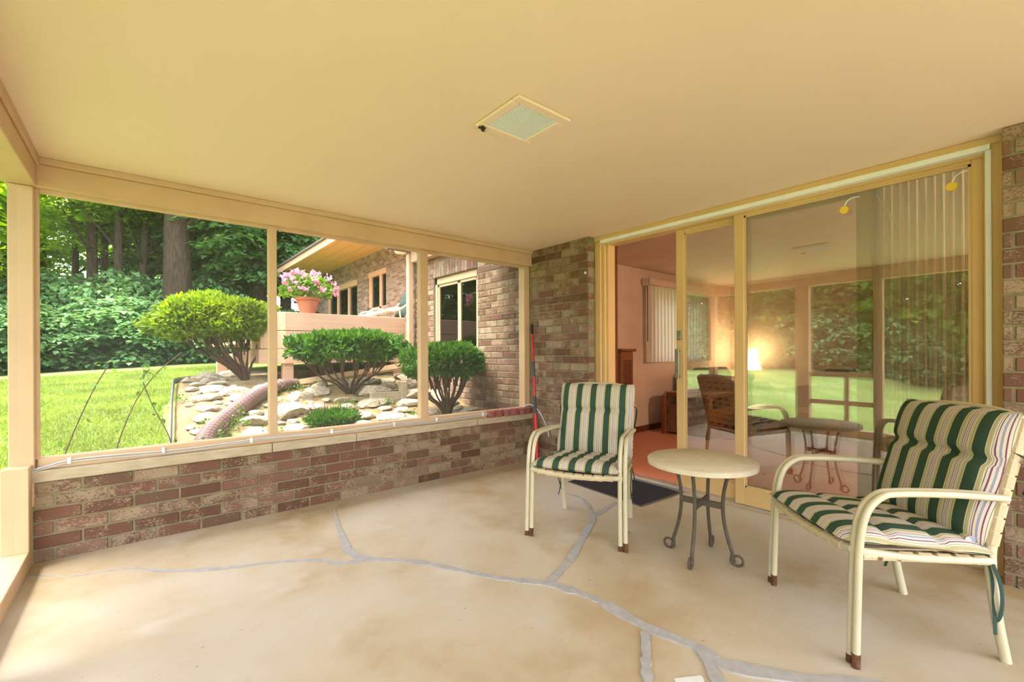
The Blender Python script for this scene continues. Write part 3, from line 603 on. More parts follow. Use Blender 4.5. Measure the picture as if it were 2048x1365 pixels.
for (px, py, X_, lab) in ((1903, 373, 3.713, 'round yellow sensor with white cord on the curtained glass'), (1688, 420, 3.713, 'round yellow sensor with white cord beside the sliding stile')):
    c_ = on(px, py, 0, X_ + .004); t = thing('glass_sensor', lab, 'sensor', tuple(c_), group='yellow sensors on the glass')
    MB().lathe([(0, 0), (.022, 0), (.022, .01), (0, .01)], 16).build('disc', YELP, t, True, rot=(0, PI / 2, 0))
    MB().tube(spline([(.006, 0, .02), (.006, -.015, .05), (.006, -.045, .065), (.006, -.075, .06)], 5), .003, 6).build('cord', WHITE, t, True)

# ------------------------------------------------------------------ porch furniture
def mirror(pts): return [(-x, y, z) for x, y, z in pts]
def cushion_mb(wd, dp, th, tufts, seg=22, bow=.0):
    g = MB()
    def hgt(u, w_):
        e = (max(0, 1 - abs(2 * u - 1) ** 5) ** .5) * (max(0, 1 - abs(2 * w_ - 1) ** 6) ** .5)
        k = 1.0
        for t in tufts: k -= .55 * math.exp(-((w_ - t) / .035) ** 2) * (.8 + .2 * math.cos(u * 2 * PI * 3))
        return e * k
    for sgn in (1, -1):
        g.grid(lambda u, w_, s_=sgn: ((u - .5) * wd * (1 + .02 * math.sin(w_ * 9)), (w_ - .5) * dp, s_ * th / 2 * hgt(u, w_) * (1 if s_ > 0 else .45) + bow * (w_ - .5) ** 2), seg, seg + 8)
    return g
def make_chair(label, loc, rz):
    t = thing('patio_chair', label, 'chair', loc, rz, 'striped patio chairs')
    for s_ in (-1, 1):
        path = spline([(s_ * .28, -.265, 0), (s_ * .278, -.258, .2), (s_ * .276, -.248, .42), (s_ * .275, -.225, .535), (s_ * .272, -.175, .592), (s_ * .268, -.11, .605), (s_ * .258, .08, .602), (s_ * .246, .262, .588)], 6)
        g = MB()
        for o_ in (-.0145, .0145): g.tube([(p.x + o_ * 1.0, p.y, p.z) for p in path], .0125, 8)
        g.build('arm_leg', CREAM, t, True)
        g = MB()
        for o_ in (-.0145, .0145): g.tube([(s_ * .28 + o_, -.265, .001), (s_ * .2795 + o_, -.2635, .03 + .02 * (o_ > 0))], .0137, 8)
        g.build('foot', RUST, t, True)
        bp = spline([(s_ * .228, .285, 0), (s_ * .230, .255, .15), (s_ * .232, .232, .33), (s_ * .234, .238, .45), (s_ * .235, .285, .65), (s_ * .235, .345, .86)], 6)
        MB().tube(bp, .0165, 10).build('back_leg', CREAM, t, True)
        MB().tube(spline([(s_ * .265, -.255, .40), (s_ * .255, -.05, .372), (s_ * .238, .235, .36)], 5), .014, 8).build('side_rail', CREAM, t, True)
    MB().tube(spline([(-.265, -.255, .402), (-.1, -.268, .388), (.1, -.268, .388), (.265, -.255, .402)], 5), .015, 8).build('front_rail', CREAM, t, True)
    MB().tube(spline([(-.235, .345, .86), (-.1, .365, .878), (.1, .365, .878), (.235, .345, .86)], 5), .015, 8).build('top_rail', CREAM, t, True)
    MB().tube([(-.232, .236, .36), (.232, .236, .36)], .013, 8).build('rear_rail', CREAM, t, True)
    ring = lambda g, c_, ax, r_, w_: g.tube([Vector(c_) - Vector(ax) * w_ / 2, Vector(c_) + Vector(ax) * w_ / 2], r_, 8)
    for i in range(8):                      # front-to-back straps
        x = -.20 + i * .0572; g = MB().box(x - .023, x + .023, -.26, .236, .385, .389); zf = .388 + .014 * (x / .265) ** 2; ring(g, (x, -.267 + .012 * (x / .265) ** 2, zf), (1, 0, 0), .0185, .047); g.build('strap', STRAP, t)
    for i in range(7):                      # side-to-side straps
        y = -.20 + i * .066; z = .375 - .02 * (y + .2) / .44 + .01; hw = .262 - .03 * (y + .25) / .5; g = MB().box(-hw, hw, y - .022, y + .022, z - .012, z - .008)
        for s_ in (-1, 1): ring(g, (s_ * hw, y, z - .006), (0, 1, 0), .0175, .045)
        g.build('strap', STRAP, t)
    for i in range(9):                      # back straps
        q = i / 8; z = .44 + q * .40; y = .237 + (.345 - .237) * ((z - .44) / .42) ** 1.1; g = MB().box(-.235, .235, y - .004, y, z - .021, z + .021)
        for s_ in (-1, 1): ring(g, (s_ * .235, y, z), (0, .25, 1), .0195, .043)
        g.build('strap', STRAP, t)
    cu_ = put('cushion', None, t)
    sc = cushion_mb(.525, .51, .10, (.34, .68)).build('seat_pad', STRIPE, cu_, True, loc=(0, -.035, .413), rot=(math.radians(-4.5), 0, 0))
    bk = cushion_mb(.50, .50, .12, (.62,)).build('back_pad', STRIPE, cu_, True, loc=(0, .255, .645), rot=(math.radians(90 - 15.5), 0, 0))
    MB().tube(spline([(-.235, .165, .425), (-.1, .172, .43), (.1, .172, .43), (.235, .165, .425)], 5), .022, 8, 1.0).build('fold', STRIPE, cu_, True)
    for s_ in (-1, 1):
        g = MB().tube(spline([(s_ * .235, .215, .40), (s_ * .245, .225, .30), (s_ * .24, .235, .20), (s_ * .255, .225, .11)], 6), .0028, 5, 2.6); g.tube(spline([(s_ * .235, .215, .40), (s_ * .262, .235, .29), (s_ * .256, .245, .20), (s_ * .235, .25, .13)], 6), .0028, 5, 2.6); g.build('tie', TIE, cu_, True)
        g = MB().tube(spline([(s_ * .243, .30, .745), (s_ * .265, .325, .72), (s_ * .262, .33, .66), (s_ * .252, .32, .60)], 6), .0028, 5, 2.6).build('tie', TIE, cu_, True)
    return t
make_chair('cream tubular patio chair with green striped cushion beside the black door mat', (2.607, -1.564, 0), math.radians(-63.9))
make_chair('cream tubular patio chair with green striped cushion in front of the right brick pier', (2.747, -2.984, 0), math.radians(-133.8))

tb = thing('side_table', 'round cast-stone side table on four curled brown iron legs', 'table', (2.762, -2.244, 0), math.radians(10))
MB().lathe([(.0, .495), (.262, .495), (.276, .500), (.278, .522), (.272, .527), (0, .527)], 56).build('table_top', STONETOP, tb, True)
for k in range(4):
    a = k * PI / 2; ca, sa = math.cos(a), math.sin(a)
    prof = [(.140, .495), (.128, .44), (.112, .36), (.108, .28), (.116, .20), (.135, .12), (.158, .05)]
    pr_ = spline([(r_, 0, z) for r_, z in prof], 4)
    sc_ = []
    for i in range(17):
        th_ = math.radians(-70 + i * 24); rr = .031 - i * .0008; sc_.append(Vector((.178 + rr * math.sin(th_), 0, .034 - rr * math.cos(th_))))
    P_ = [Vector((p.x * ca, p.x * sa, p.z)) for p in list(pr_)[:-1] + sc_]
    nl_ = len(P_); MB().tube(P_, [.0095 if i < nl_ - 15 else .0075 - .002 * (i - nl_ + 15) / 15 for i in range(nl_)], 8).build('leg', IRON, tb, True)
MB().box(-.112, .112, -.006, .006, .28, .312).build('crossbar', IRON, tb); MB().box(-.006, .006, -.112, -.006, .28, .312).box(-.006, .006, .006, .112, .28, .312).build('crossbar', IRON, tb)

A = Vector((3.187, -1.577)); B_ = Vector((3.247, -.805)); D_ = Vector((3.690, -1.60)); C_ = B_ + (D_ - A)
dm = thing('door_mat', 'black fibre door mat with brown edging at the open door', 'mat')
poly = [tuple(A), tuple(D_), tuple(C_), tuple(B_)]; cen = (A + C_) / 2; inner = [tuple(cen + (Vector(p) - cen) * .955) for p in poly]
MB().prism(poly, .001, .006).build('edging', MATE, dm, bevel=.001); MB().prism(inner, .006, .011).build('pile', MATB, dm)

cl = thing('ceiling_light', 'square recessed ceiling light with ribbed glass and tan frame', 'light', (1.778, -1.92, H))
fo, fi = .157, .112
MB().box(-fo, fo, -fo, -fi, -.014, 0).box(-fo, fo, fi, fo, -.014, 0).box(-fo, -fi, -fi, fi, -.014, 0).box(fi, fo, -fi, fi, -.014, 0).build('frame', CEIL, cl, bevel=.005)
MB().box(-fi, fi, -fi, fi, -.010, -.004).build('glass', RIBG, cl)
g = MB()
for i in range(9): g.lathe([(0, -.008), (.006, -.004), (.006, .002), (0, .004)], 6, (random.uniform(-.015, .015), random.uniform(-.012, .012), random.uniform(-.006, .0)))
g.tube([(0, 0, 0), (.02, .012, -.01)], .0015, 5); tag(g.build('insect_nest', NEST, loc=(1.655, -1.785, H - .016)), 'tiny dark insect nest at the corner of the ceiling light', 'nest')

# pavers on the sill
for i, (xc, rz, lab) in enumerate(((3.085, .05, 'red zigzag paver on the sill, farthest from the corner post'), (3.265, -.02, 'red zigzag paver on the sill, between two others'), (3.445, .10, 'red zigzag paver on the sill, beside the corner post'))):
    pl = [(-.088, -.03), (-.045, -.045), (.0, -.032), (.045, -.045), (.088, -.03), (.078, .015), (.088, .045), (.0, .035), (-.088, .045), (-.078, .015)]
    tag(MB().prism(pl, 0, .062).build('paver', PAVER, bevel=.003, loc=(xc, .005 - .012 * i, SILL), rot=(0, 0, rz)), lab, 'paver', 'pavers on the sill')
# red pole
p0 = Vector((3.425, -.235, 0)); p1 = Vector((3.535, -.045, 1.395)); pd = (p1 - p0)
rp = thing('extension_pole', 'red extension pole with grey grips leaning in the brick corner', 'pole')
def seg(n_, a, c_, r_, mt): MB().tube([p0 + pd * a, p0 + pd * c_], r_, 10).build(n_, mt, rp, True)
seg('lower_tube', 0.0, .36, .019, REDP); seg('joint', .36, .48, .0165, GREYP); seg('middle_tube', .48, .62, .0135, REDP); seg('joint', .62, .73, .015, GREYP); seg('upper_tube', .73, .93, .011, REDP); seg('tip', .93, 1.0, .013, BLACKP)
# cable on the frame with clips
cb_ = thing('sill_cable', 'white cable clipped along the bottom rail above the sill', 'cable')
pts = [(.0, -.018, SILL + .01), (.05, -.005, SILL + .02)] + [(x, .012, SILL + .034 + .006 * math.sin(x * 7)) for x in np.arange(.15, 3.45, .15)]
MB().tube(spline(pts, 3), .0045, 6).tube(spline([(p[0], p[1], p[2] - .010 - .006 * math.sin(p[0] * 3)) for p in pts], 3), .004, 6).build('wire', CABLE, cb_, True)
MB().tube(spline([(3.44, .012, SILL + .05), (3.50, -.03, SILL + .09), (3.535, -.10, SILL + .06), (3.545, -.18, SILL - .02), (3.545, -.25, .36), (3.54, -.28, .28)], 5), .006, 6).build('loose_end', CABLE, cb_, True)
for x in (.14, .55, 1.02, 1.55, 2.05, 2.45, 2.95): MB().box(x - .008, x + .008, .004, .02, SILL + .018, SILL + .05).build('clip', WHITE, cb_, bevel=.002)
# small litter
g = MB().grid(lambda u, w_: ((u - .5) * .05, (w_ - .5) * .025 * math.sin(PI * min(max(u, .05), .95)), .004 + .012 * abs(w_ - .5) * 2 * math.sin(u * PI)), 6, 4)
tag(g.build('fallen_leaf', DRYLEAF, None, True, loc=(2.72, -1.80, 0), rot=(0, 0, .4)), 'small dry yellow leaf on the concrete floor', 'leaf')

# ------------------------------------------------------------------ house wing outside (continues the door wall)
hw = thing('house_wing', 'brown brick house wing with a tan casement window, joining the porch', 'house', (0, 0, 0))
Y0, Y1 = .19, 2.70; WY0, WY1, WZ0, WZ1 = .965, 2.005, 1.075, 2.135
g = MB().box(W + .006, W + .10, Y0, WY0, .1, 2.62).box(W + .006, W + .10, WY1, Y1, .1, 2.62).box(W + .006, W + .10, WY0, WY1, .1, WZ0).box(W + .006, W + .10, WY0, WY1, WZ1, 2.62)
g.box(W + .10, 5.3, Y1 - .1, Y1, .1, 2.62).box(5.2, 5.3, .22, Y1, .1, 2.62); wl = g.build('wall', MORTAR, hw)
def skp(a, c_, z0, z1): return (c_ > WY0 + .01 and a < WY1 - .01 and z1 > WZ0 - .10 and z0 < WZ1 + .20) or z0 > 2.42
def clipb():
    row = 0; z = .03 + BH * 4
    while z < 2.44:
        off = (.07 + (BL / 2 if row % 2 else 0)) % BL; s_ = Y0 - BL + off
        while s_ < Y1:
            segs = [(max(s_, Y0), min(s_ + BL, Y1))]
            if z + BH > WZ0 - .095 and z < WZ1 + .195:
                a, c_ = segs[0]; segs = []
                if a < WY0: segs.append((a, min(c_, WY0)))
                if c_ > WY1: segs.append((max(a, WY1), c_))
            for a, c_ in segs:
                if c_ - a > .03: put('brick', brick_mesh(round(c_ - a - JT, 2)), wl, (W + .09 + random.uniform(-.002, .003), (a + c_) / 2, z + BH / 2), (0, 0, -PI / 2))
            s_ += BL
        z += BH; row += 1
clipb()
sm = MB().box(-.031, .031, -.09, 0, -.097, .097).mesh('brick', BRICK, False, .003)
n_ = int((WY1 - WY0) / .0724)
for i in range(n_ + 1): put('brick', sm, wl, (W + .085, WY0 + (i + .5) * (WY1 - WY0) / (n_ + 1), WZ1 + .1), (0, 0, -PI / 2))
sm2 = MB().box(-.031, .031, -.13, 0, -.045, .045).mesh('brick', BRICK, False, .003)
for i in range(n_ + 1): put('brick', sm2, wl, (W + .105, WY0 + (i + .5) * (WY1 - WY0) / (n_ + 1), WZ0 - .052), (0, math.radians(-8), -PI / 2))
wn_ = put('window', MB().box(W + .03, W + .09, WY0, WY0 + .05, WZ0, WZ1).box(W + .03, W + .09, WY1 - .05, WY1, WZ0, WZ1).box(W + .03, W + .09, WY0, WY1, WZ1 - .09, WZ1).box(W + .03, W + .09, WY0, WY1, WZ0 + .035, WZ0 + .075).mesh('window', TAN, False, .004), hw)
MB().box(W - .02, W + .09, WY0 - .0, WY1, WZ0 - .0, WZ0 + .035).build('sill', TAN, wn_, bevel=.004)
ymid = 1.43
for ya, yb in ((WY0 + .05, ymid), (ymid, WY1 - .05)):
    s0 = put('sash', MB().box(W + .045, W + .08, ya, ya + .035, WZ0 + .075, WZ1 - .09).box(W + .045, W + .08, yb - .035, yb, WZ0 + .075, WZ1 - .09).box(W + .045, W + .08, ya, yb, WZ0 + .075, WZ0 + .115).box(W + .045, W + .08, ya, yb, WZ1 - .125, WZ1 - .09).mesh('sash', TAN, False, .003), wn_)
    MB().box(W + .058, W + .062, ya + .03, yb - .03, WZ0 + .11, WZ1 - .12).build('pane', WGLASS, wn_)
MB().box(W + .35, W + .36, WY0, WY1, WZ0, WZ1).build('inner_blind', GREYP, wn_)
MB().box(W - .10, W + .12, .19, 2.47, 2.42, 2.66).build('frieze_board', DECKW, hw, bevel=.004)
MB().box(W - .3, 5.4, .64, Y1 + .2, 2.66, 2.72).build('roof', ROOFM, hw)
# far wing behind the deck
XF = 5.5
fw = thing('house_wing', 'far brick wing with deep wooden soffit, rising behind the deck', 'house')
DY0, DY1, DZ1 = 9.9, 12.7, 3.35; VY0, VY1, VZ0, VZ1 = 7.85, 9.12, 2.35, 3.42
g = MB().box(XF, XF + .2, Y1, VY0, 0, 3.93).box(XF, XF + .2, VY1, DY0, 0, 3.93).box(XF, XF + .2, DY1, 15, 0, 3.93).box(XF, XF + .2, VY0, VY1, 0, VZ0).box(XF, XF + .2, VY0, VY1, VZ1, 3.93).box(XF, XF + .2, DY0, DY1, DZ1, 3.93).box(XF, 9, 14.8, 15, 0, 3.93)
g.build('wall', FARB, fw)
for i, x in enumerate(np.arange(4.18, XF, .165)): MB().box(x, min(x + .16, XF), 3.0, 15.6, 3.92 + (0 if i % 2 else .004), 3.95).build('soffit_board', SHADEF, fw)
MB().box(4.14, 4.18, 2.9, 15.7, 3.88, 4.06).build('fascia', DECKW, fw, bevel=.004); MB().box(4.1, 9.5, 2.9, 15.7, 4.06, 4.12).build('roof', ROOFM, fw)
wv_ = put('window', MB().box(XF + .05, XF + .12, VY0, VY0 + .06, VZ0, VZ1).box(XF + .05, XF + .12, VY1 - .16, VY1, VZ0, VZ1).box(XF + .05, XF + .12, VY0, VY1, VZ0, VZ0 + .06).box(XF + .02, XF + .12, VY0, VY1, VZ1 - .14, VZ1).box(XF + .05, XF + .12, 8.28, 8.40, VZ0, VZ1).mesh('window', DECKW, False, .004), fw)
for a, c_ in ((VY0 + .05, 8.29), (8.39, VY1 - .15)): MB().box(XF + .09, XF + .095, a, c_, VZ0 + .05, VZ1 - .13).build('pane', WGLASS, wv_)
dv = put('glass_door', MB().box(XF + .04, XF + .12, DY0, DY0 + .1, .9, DZ1).box(XF + .04, XF + .12, DY1 - .1, DY1, .9, DZ1).box(XF + .0, XF + .12, DY0, DY1, DZ1 - .16, DZ1).box(XF + .04, XF + .12, 10.7, 10.8, .9, DZ1).box(XF + .04, XF + .12, 11.7, 11.8, .9, DZ1).mesh('glass_door', DECKW, False, .004), fw)
for a, c_ in ((DY0 + .1, 10.7), (10.8, 11.7), (11.8, DY1 - .1)): MB().box(XF + .09, XF + .095, a, c_, .9, DZ1 - .16).build('pane', WGLASS, dv)
MB().box(XF + .2, 9, Y1, 15, .8, .82).box(8.9, 9, Y1, 15, 0, 4).build('room_inside', WOODD, fw)

# deck
dk = thing('wooden_deck', 'raised tan painted wooden deck with a solid board parapet', 'deck')
DYF = 2.70
ch = [(3.50, DYF), (1.85, DYF), (1.60, 2.93), (1.58, 3.5)]
zb = [(.985, 1.165, .0), (1.172, 1.398, -.025), (1.405, 1.635, -.025)]
for z0, z1, ins in zb:
    for a, c_ in zip(ch[:-1], ch[1:]):
        d_ = (Vector(c_) - Vector(a)).normalized(); nn = Vector((d_.y, -d_.x)) * (-ins)
        MB().hexa((a[0] + nn.x, a[1] + nn.y), (c_[0] + nn.x, c_[1] + nn.y), -.045, z0, z1).build('board', DECKW, dk, bevel=.004)
MB().prism([(3.50, 2.73), (1.87, 2.73), (1.63, 2.95), (1.63, 3.3), (1.95, 3.3), (2.0, 3.05), (3.5, 3.05)], 1.60, 1.637).build('parapet_cap', DECKW, dk, bevel=.004)
MB().prism([(3.5, 3.0), (2.0, 3.0), (1.95, 3.04), (3.5, 3.04)], 1.16, 1.6).build('inner_board', DECKW, dk)
MB().prism([(5.48, 2.76), (1.9, 2.76), (1.66, 3.0), (1.66, 9), (5.48, 9)], 1.27, 1.32).build('floor', DECKW, dk)
bx0 = on(468, CY, 1, 3.9).x; bx1 = 1.66; MB().box(bx0, bx1, 3.94, 4.4, 1.07, 1.11).build('bench_seat', DECKW, dk, bevel=.004); MB().box(bx0 - .02, bx1, 3.90, 3.94, .96, 1.13).build('bench_board', DECKW, dk, bevel=.004)
for x, y in ((1.90, 2.76), (3.40, 2.80), (1.70, 4.6), (1.35, 4.1)): MB().box(x - .06, x + .06, y - .02, y + .10, ground(x, y) - .1, 1.0).build('post', DECKW, dk, bevel=.004)
# downspout
ds = thing('downspout', 'tan downspout at the house corner with its sloping ground leg', 'downspout')
MB().box(W - .125, W - .045, 2.50, 2.58, .93, 2.55).build('pipe', TAN, ds, bevel=.008)
P0 = Vector((3.40, 2.50, .93)); P1 = Vector((1.86, 2.47, .735))
MB().tube([Vector((W - .085, 2.54, .97)), Vector((3.46, 2.52, .93)), P0, P1], .052, 4, .75).build('ground_leg', TAN, ds)
cp = thing('corrugated_drain_pipe', 'brown corrugated plastic drain pipe snaking over the rocks', 'pipe')
path = spline([(1.93, 2.47, .745), (1.76, 2.42, .73), (1.58, 2.27, .70), (1.40, 2.02, .655), (1.22, 1.74, .575), (1.05, 1.45, .50), (.93, 1.18, .445), (.85, .92, .39), (.80, .60, .33)], 8)
MB().tube(path[:13], [.062 if i < 5 else .075 for i in range(13)], 4 if False else 12).build('adapter', BROWNP, cp, True)
# resample for corrugation
acc = [0]
for a, c_ in zip(path[:-1], path[1:]): acc.append(acc[-1] + (c_ - a).length)
tot = acc[-1]; M_ = 300; pp = []; rr = []
for i in range(M_):
    s_ = .20 + (tot - .2) * i / (M_ - 1); k = max(j for j in range(len(acc)) if acc[j] <= s_ + 1e-9); k = min(k, len(path) - 2); u = (s_ - acc[k]) / (acc[k + 1] - acc[k]); pp.append(path[k].lerp(path[k + 1], u)); rr.append(.076 + .012 * math.sin(i * 2 * PI / 9))
MB().tube(pp, rr, 16).build('pipe', BROWNP, cp, False)
ed = thing('timber_edging', 'weathered timber edging with a stake behind the rocks', 'edging')
zz = ground(2.9, 1.95); MB().box(2.52, 2.88, 1.60, 1.68, zz - .16, zz + .04).build('board', DECKW if False else LIME, ed, bevel=.004); MB().box(2.96, 3.3, 1.60, 1.68, zz - .16, zz + .02).build('board', LIME, ed, bevel=.004); MB().box(2.88, 2.96, 1.58, 1.67, zz - .2, zz + .16).build('stake', LIME, ed, bevel=.004)

# rocks
RM = []
for k in range(6):
    bm = bmesh.new(); bmesh.ops.create_icosphere(bm, subdivisions=2, radius=1); rs = [Vector((random.gauss(0, 1), random.gauss(0, 1), random.gauss(0, .6))).normalized() for _ in range(9)]; hs = [random.uniform(.55, .9) for _ in rs]
    for v_ in bm.verts:
        for n_, h_ in zip(rs, hs):
            d_ = v_.co.dot(n_) - h_
            if d_ > 0: v_.co -= n_ * d_ * .95
        v_.co += v_.co * random.uniform(-.03, .03)
    me = bpy.data.meshes.new('stone'); bm.to_mesh(me); bm.free(); me.materials.append(ROCK); RM.append(me)
placed = []; tries = 0
while len(placed) < 150 and tries < 6000:
    tries += 1; y = .35 + random.random() ** 1.1 * 3.9; x = bord_x(y) + .08 + random.random() * (3.35 - bord_x(y)); s_ = random.choice((.24, .20, .17, .14)) if len(placed) < 55 else random.choice((.06, .08, .10, .13))
    if x > 3.45 or (y > 2.55 and x > 1.4) or x - s_ * 1.1 < bord_x(y) + .04 or y + s_ > 4.1: continue
    if any((x - a) ** 2 + (y - c_) ** 2 < (.78 * (s_ + r_)) ** 2 for a, c_, r_ in placed): continue
    if min((x - p.x) ** 2 + (y - p.y) ** 2 for p in path) < (.07 + s_ * .8) ** 2: continue
    if any((x - a) ** 2 + (y - c_) ** 2 < .06 for a, c_ in ((2.44, 2.02), (3.1, .8), (1.47, 3.02), (1.85, 1.0))): continue
    placed.append((x, y, s_)); near = 'beside the drain pipe' if min((x - p.x) ** 2 + (y - p.y) ** 2 for p in path) < .12 else 'along the lawn edging' if x - bord_x(y) < .3 else 'below the deck' if y > 2.0 else 'under the green yew shrubs' if x > 2.2 else 'in the rocky bed under the screen'
    o = put('stone', random.choice(RM), None, (x, y, ground(x, y) + .015), (random.uniform(-.12, .12) + .12, random.uniform(-.12, .12), random.uniform(0, 6.3)), (s_ * random.uniform(.9, 1.25), s_ * random.uniform(.7, 1), s_ * random.uniform(.28, .45)))
    sz = 'large' if s_ > .2 else 'medium' if s_ > .12 else 'small'
    tag(o, f'{sz} pale limestone rock {near}', 'rock', f'{sz} rocks {near}')

# shrubs
def stems(g, base, tips, r0, r1, n=6):
    for tp in tips:
        b0 = Vector(base); tp = Vector(tp); mid = b0.lerp(tp, .5) + Vector((random.uniform(-.04, .04), random.uniform(-.04, .04), -.04 + random.uniform(-.03, .03))) * (tp - b0).length
        pts = spline([b0 + Vector((random.uniform(-.02, .02), random.uniform(-.02, .02), -.03)), b0.lerp(mid, .5) + Vector((0, 0, .03)), mid, tp], 4); g.tube(pts, [r0 + (r1 - r0) * i / (len(pts) - 1) for i in range(len(pts))], n)
def dome_shrub(name, label, loc, rx, ry, z0, z1, nl, mat, ls, nst, group=None, flat=.55, under=.25, off=(0, 0)):
    t = thing(name, label, 'shrub', loc, 0, group)
    th_ = rng.uniform(0, 2 * PI, nl); q = rng.uniform(0, 1, nl) ** .5; zc = (z0 + z1) / 2; hz = (z1 - z0) / 2
    # shell of a flattened dome: mostly top, some under
    ph = np.where(rng.uniform(0, 1, nl) < 1 - under, rng.uniform(0, 1, nl), -rng.uniform(0, .75, nl)); lump = 1 + .08 * np.sin(th_ * 3 + 1) + .06 * np.sin(th_ * 7)
    el = np.arcsin(np.clip(ph, -1, 1)); rad = np.cos(el); dep = 1 - rng.exponential(.07, nl); n_ = np.stack([np.cos(th_) * rad, np.sin(th_) * rad, np.sin(el)], 1)
    zz_ = np.where(n_[:, 2] > 0, np.abs(n_[:, 2]) ** flat * np.sign(n_[:, 2]), n_[:, 2])
    bc_ = rng.normal(size=(26, 3)); bc_ /= np.linalg.norm(bc_, axis=1, keepdims=True); lum2 = .86 + .24 * np.clip(np.max(np.exp(-((1 - n_ @ bc_.T) / .045)), axis=1) - .15, 0, 1)
    Cc = np.stack([n_[:, 0] * rx * dep * lump * lum2, n_[:, 1] * ry * dep * lump * lum2, zc + zz_ * hz * dep * lum2], 1) + rng.normal(size=(nl, 3)) * .018 + np.array([off[0], off[1], 0])
    Dd = n_ * np.array([1 / rx, 1 / ry, 1 / hz]) * .5 + rng.normal(size=(nl, 3)) * .55 + np.array([0, 0, .35])
    put('foliage', leaves('foliage', Cc, Dd, rng.uniform(.7, 1.3, nl) * ls, mat, .42, .1, .3), t)
    g = MB(); tips = []
    for i in range(nst): a = 2 * PI * (i + random.random() * .6) / nst; k = random.uniform(.3, .85); tips.append((off[0] + rx * k * math.cos(a), off[1] + ry * k * math.sin(a), zc + hz * random.uniform(-.5, .1)))
    stems(g, (0, 0, 0), tips, .019 if nst < 20 else .016, .006)
    for tp in tips:
        for _ in range(5): stems(g, Vector(tp) * random.uniform(.55, .8), [Vector(tp) + Vector((random.uniform(-.16, .16), random.uniform(-.16, .16), random.uniform(.02, .2)))], .008, .003, 5)
    g.build('stems', STEM, t, True)
    return t
def gz_(x, y): return (x, y, ground(x, y))
dome_shrub('yew_shrub', 'large yellow-green clipped yew on bare stems at the lawn corner', gz_(1.47, 3.02), .72, .52, .42, 1.06, 12000, LF_YEW, .07, 17, flat=.85, under=.3, off=(-.30, .08))
dome_shrub('yew_shrub', 'wide flat-topped green yew on bare stems before the deck', gz_(2.42, 2.02), .74, .52, .36, .78, 6500, LF_GREEN, .075, 13, flat=.8, under=.25)
dome_shrub('yew_shrub', 'rounded green yew with many bare stems against the house wall', gz_(3.08, .86), .50, .42, .40, .82, 7500, LF_GREEN, .052, 18, flat=.6, under=.25)
dome_shrub('low_juniper', 'low ground-hugging green juniper among the rocks', gz_(1.88, 1.02), .27, .22, .0, .17, 3500, LF_GREEN, .035, 8, flat=.8, under=.1)
# weeds between rocks
for i in range(26):
    y = random.uniform(.5, 2.6); x = bord_x(y) + random.uniform(.1, 2.4); k = 70; Cc = rng.normal(size=(k, 3)) * np.array([.06, .06, .03]) + np.array([0, 0, .05]); Dd = rng.normal(size=(k, 3)) + np.array([0, 0, .4])
    o = put('weed', leaves('weed', Cc, Dd, rng.uniform(.015, .035, k), LF_WEED, .6, .1), None, gz_(x, y)); tag(o, 'small green weed tuft growing between the rocks', 'plant', 'weeds between the rocks')
# bramble stems outside the screen
for i, (pts, lab) in enumerate((
        ([(.05, .35, .35), (.12, .5, .62), (.2, .62, .86), (.27, .7, 1.02)], 'thin leafless bramble stem arching over the lawn by the corner post'),
        ([(.30, .30, .34), (.33, .45, .52), (.42, .62, .78), (.55, .8, .98), (.70, .95, 1.12)], 'long thin bramble stem leaning across the lawn'),
        ([(.62, .35, .30), (.60, .45, .52), (.52, .6, .72), (.46, .72, .92), (.50, .8, 1.0)], 'bramble stem with leaves rising at the lawn edging'),
        ([(.72, .4, .3), (.86, .5, .48), (1.0, .6, .60), (1.08, .7, .66)], 'leafy bramble sprig in front of the drain pipe'),
        ([(.95, .35, .3), (.92, .5, .46), (1.02, .62, .56), (1.16, .7, .58)], 'leafy bramble shoot among the rocks under the screen'))):
    b0 = Vector(pts[0]); t = thing('bramble', lab, 'plant', (b0.x, b0.y, ground(b0.x, b0.y))); o_ = Vector((b0.x, b0.y, ground(b0.x, b0.y)))
    P_ = spline([Vector(p) - o_ for p in pts], 6); P_[0] = Vector((0, 0, -.02)); MB().tube(P_, .0035, 5).build('stem', STEM, t, True)
    k = 10 if i < 2 else 34; idx = rng.integers(len(P_) // 4, len(P_), k); Cc = np.array([list(P_[j]) for j in idx]) + rng.normal(size=(k, 3)) * .03; put('leaves', leaves('leaves', Cc, rng.normal(size=(k, 3)), rng.uniform(.025, .05, k), LF_WEED, .65, .1), t)

# potted begonia on the parapet
pb = thing('potted_begonia', 'terracotta pot of pink begonias on the deck parapet', 'potted plant', (2.17, 2.88, 1.637)); pb.scale = (.82, .82, .82)
MB().lathe([(.0, 0), (.115, 0), (.165, .20), (.168, .215), (.185, .215), (.19, .26), (.17, .265), (.155, .25), (.15, .22), (0, .22)], 32).build('pot', TERRA, pb, True)
k = 340; th_ = rng.uniform(0, 2 * PI, k); el = np.arcsin(rng.uniform(-.15, 1, k)); n_ = np.stack([np.cos(th_) * np.cos(el), np.sin(th_) * np.cos(el), np.sin(el)], 1); dep = rng.uniform(.55, 1, k)
Cc = n_ * np.array([.40, .36, .34]) * dep[:, None] + np.array([0, 0, .33]); Dd = n_ * .5 + rng.normal(size=(k, 3)) * .5
put('foliage', leaves('foliage', Cc, Dd, rng.uniform(.08, .13, k), LF_BEG, .8, .12, .4), pb)
g = MB(); stems(g, (0, 0, .22), [tuple(c_) for c_ in Cc[:16]], .008, .004, 5); g.build('stems', LF_BEG, pb)
k = 26; bc = rng.normal(size=(k, 3)) * .022; bm_ = leaves('blossom', bc, rng.normal(size=(k, 3)), rng.uniform(.03, .048, k), PINK, .8, .1, 0)
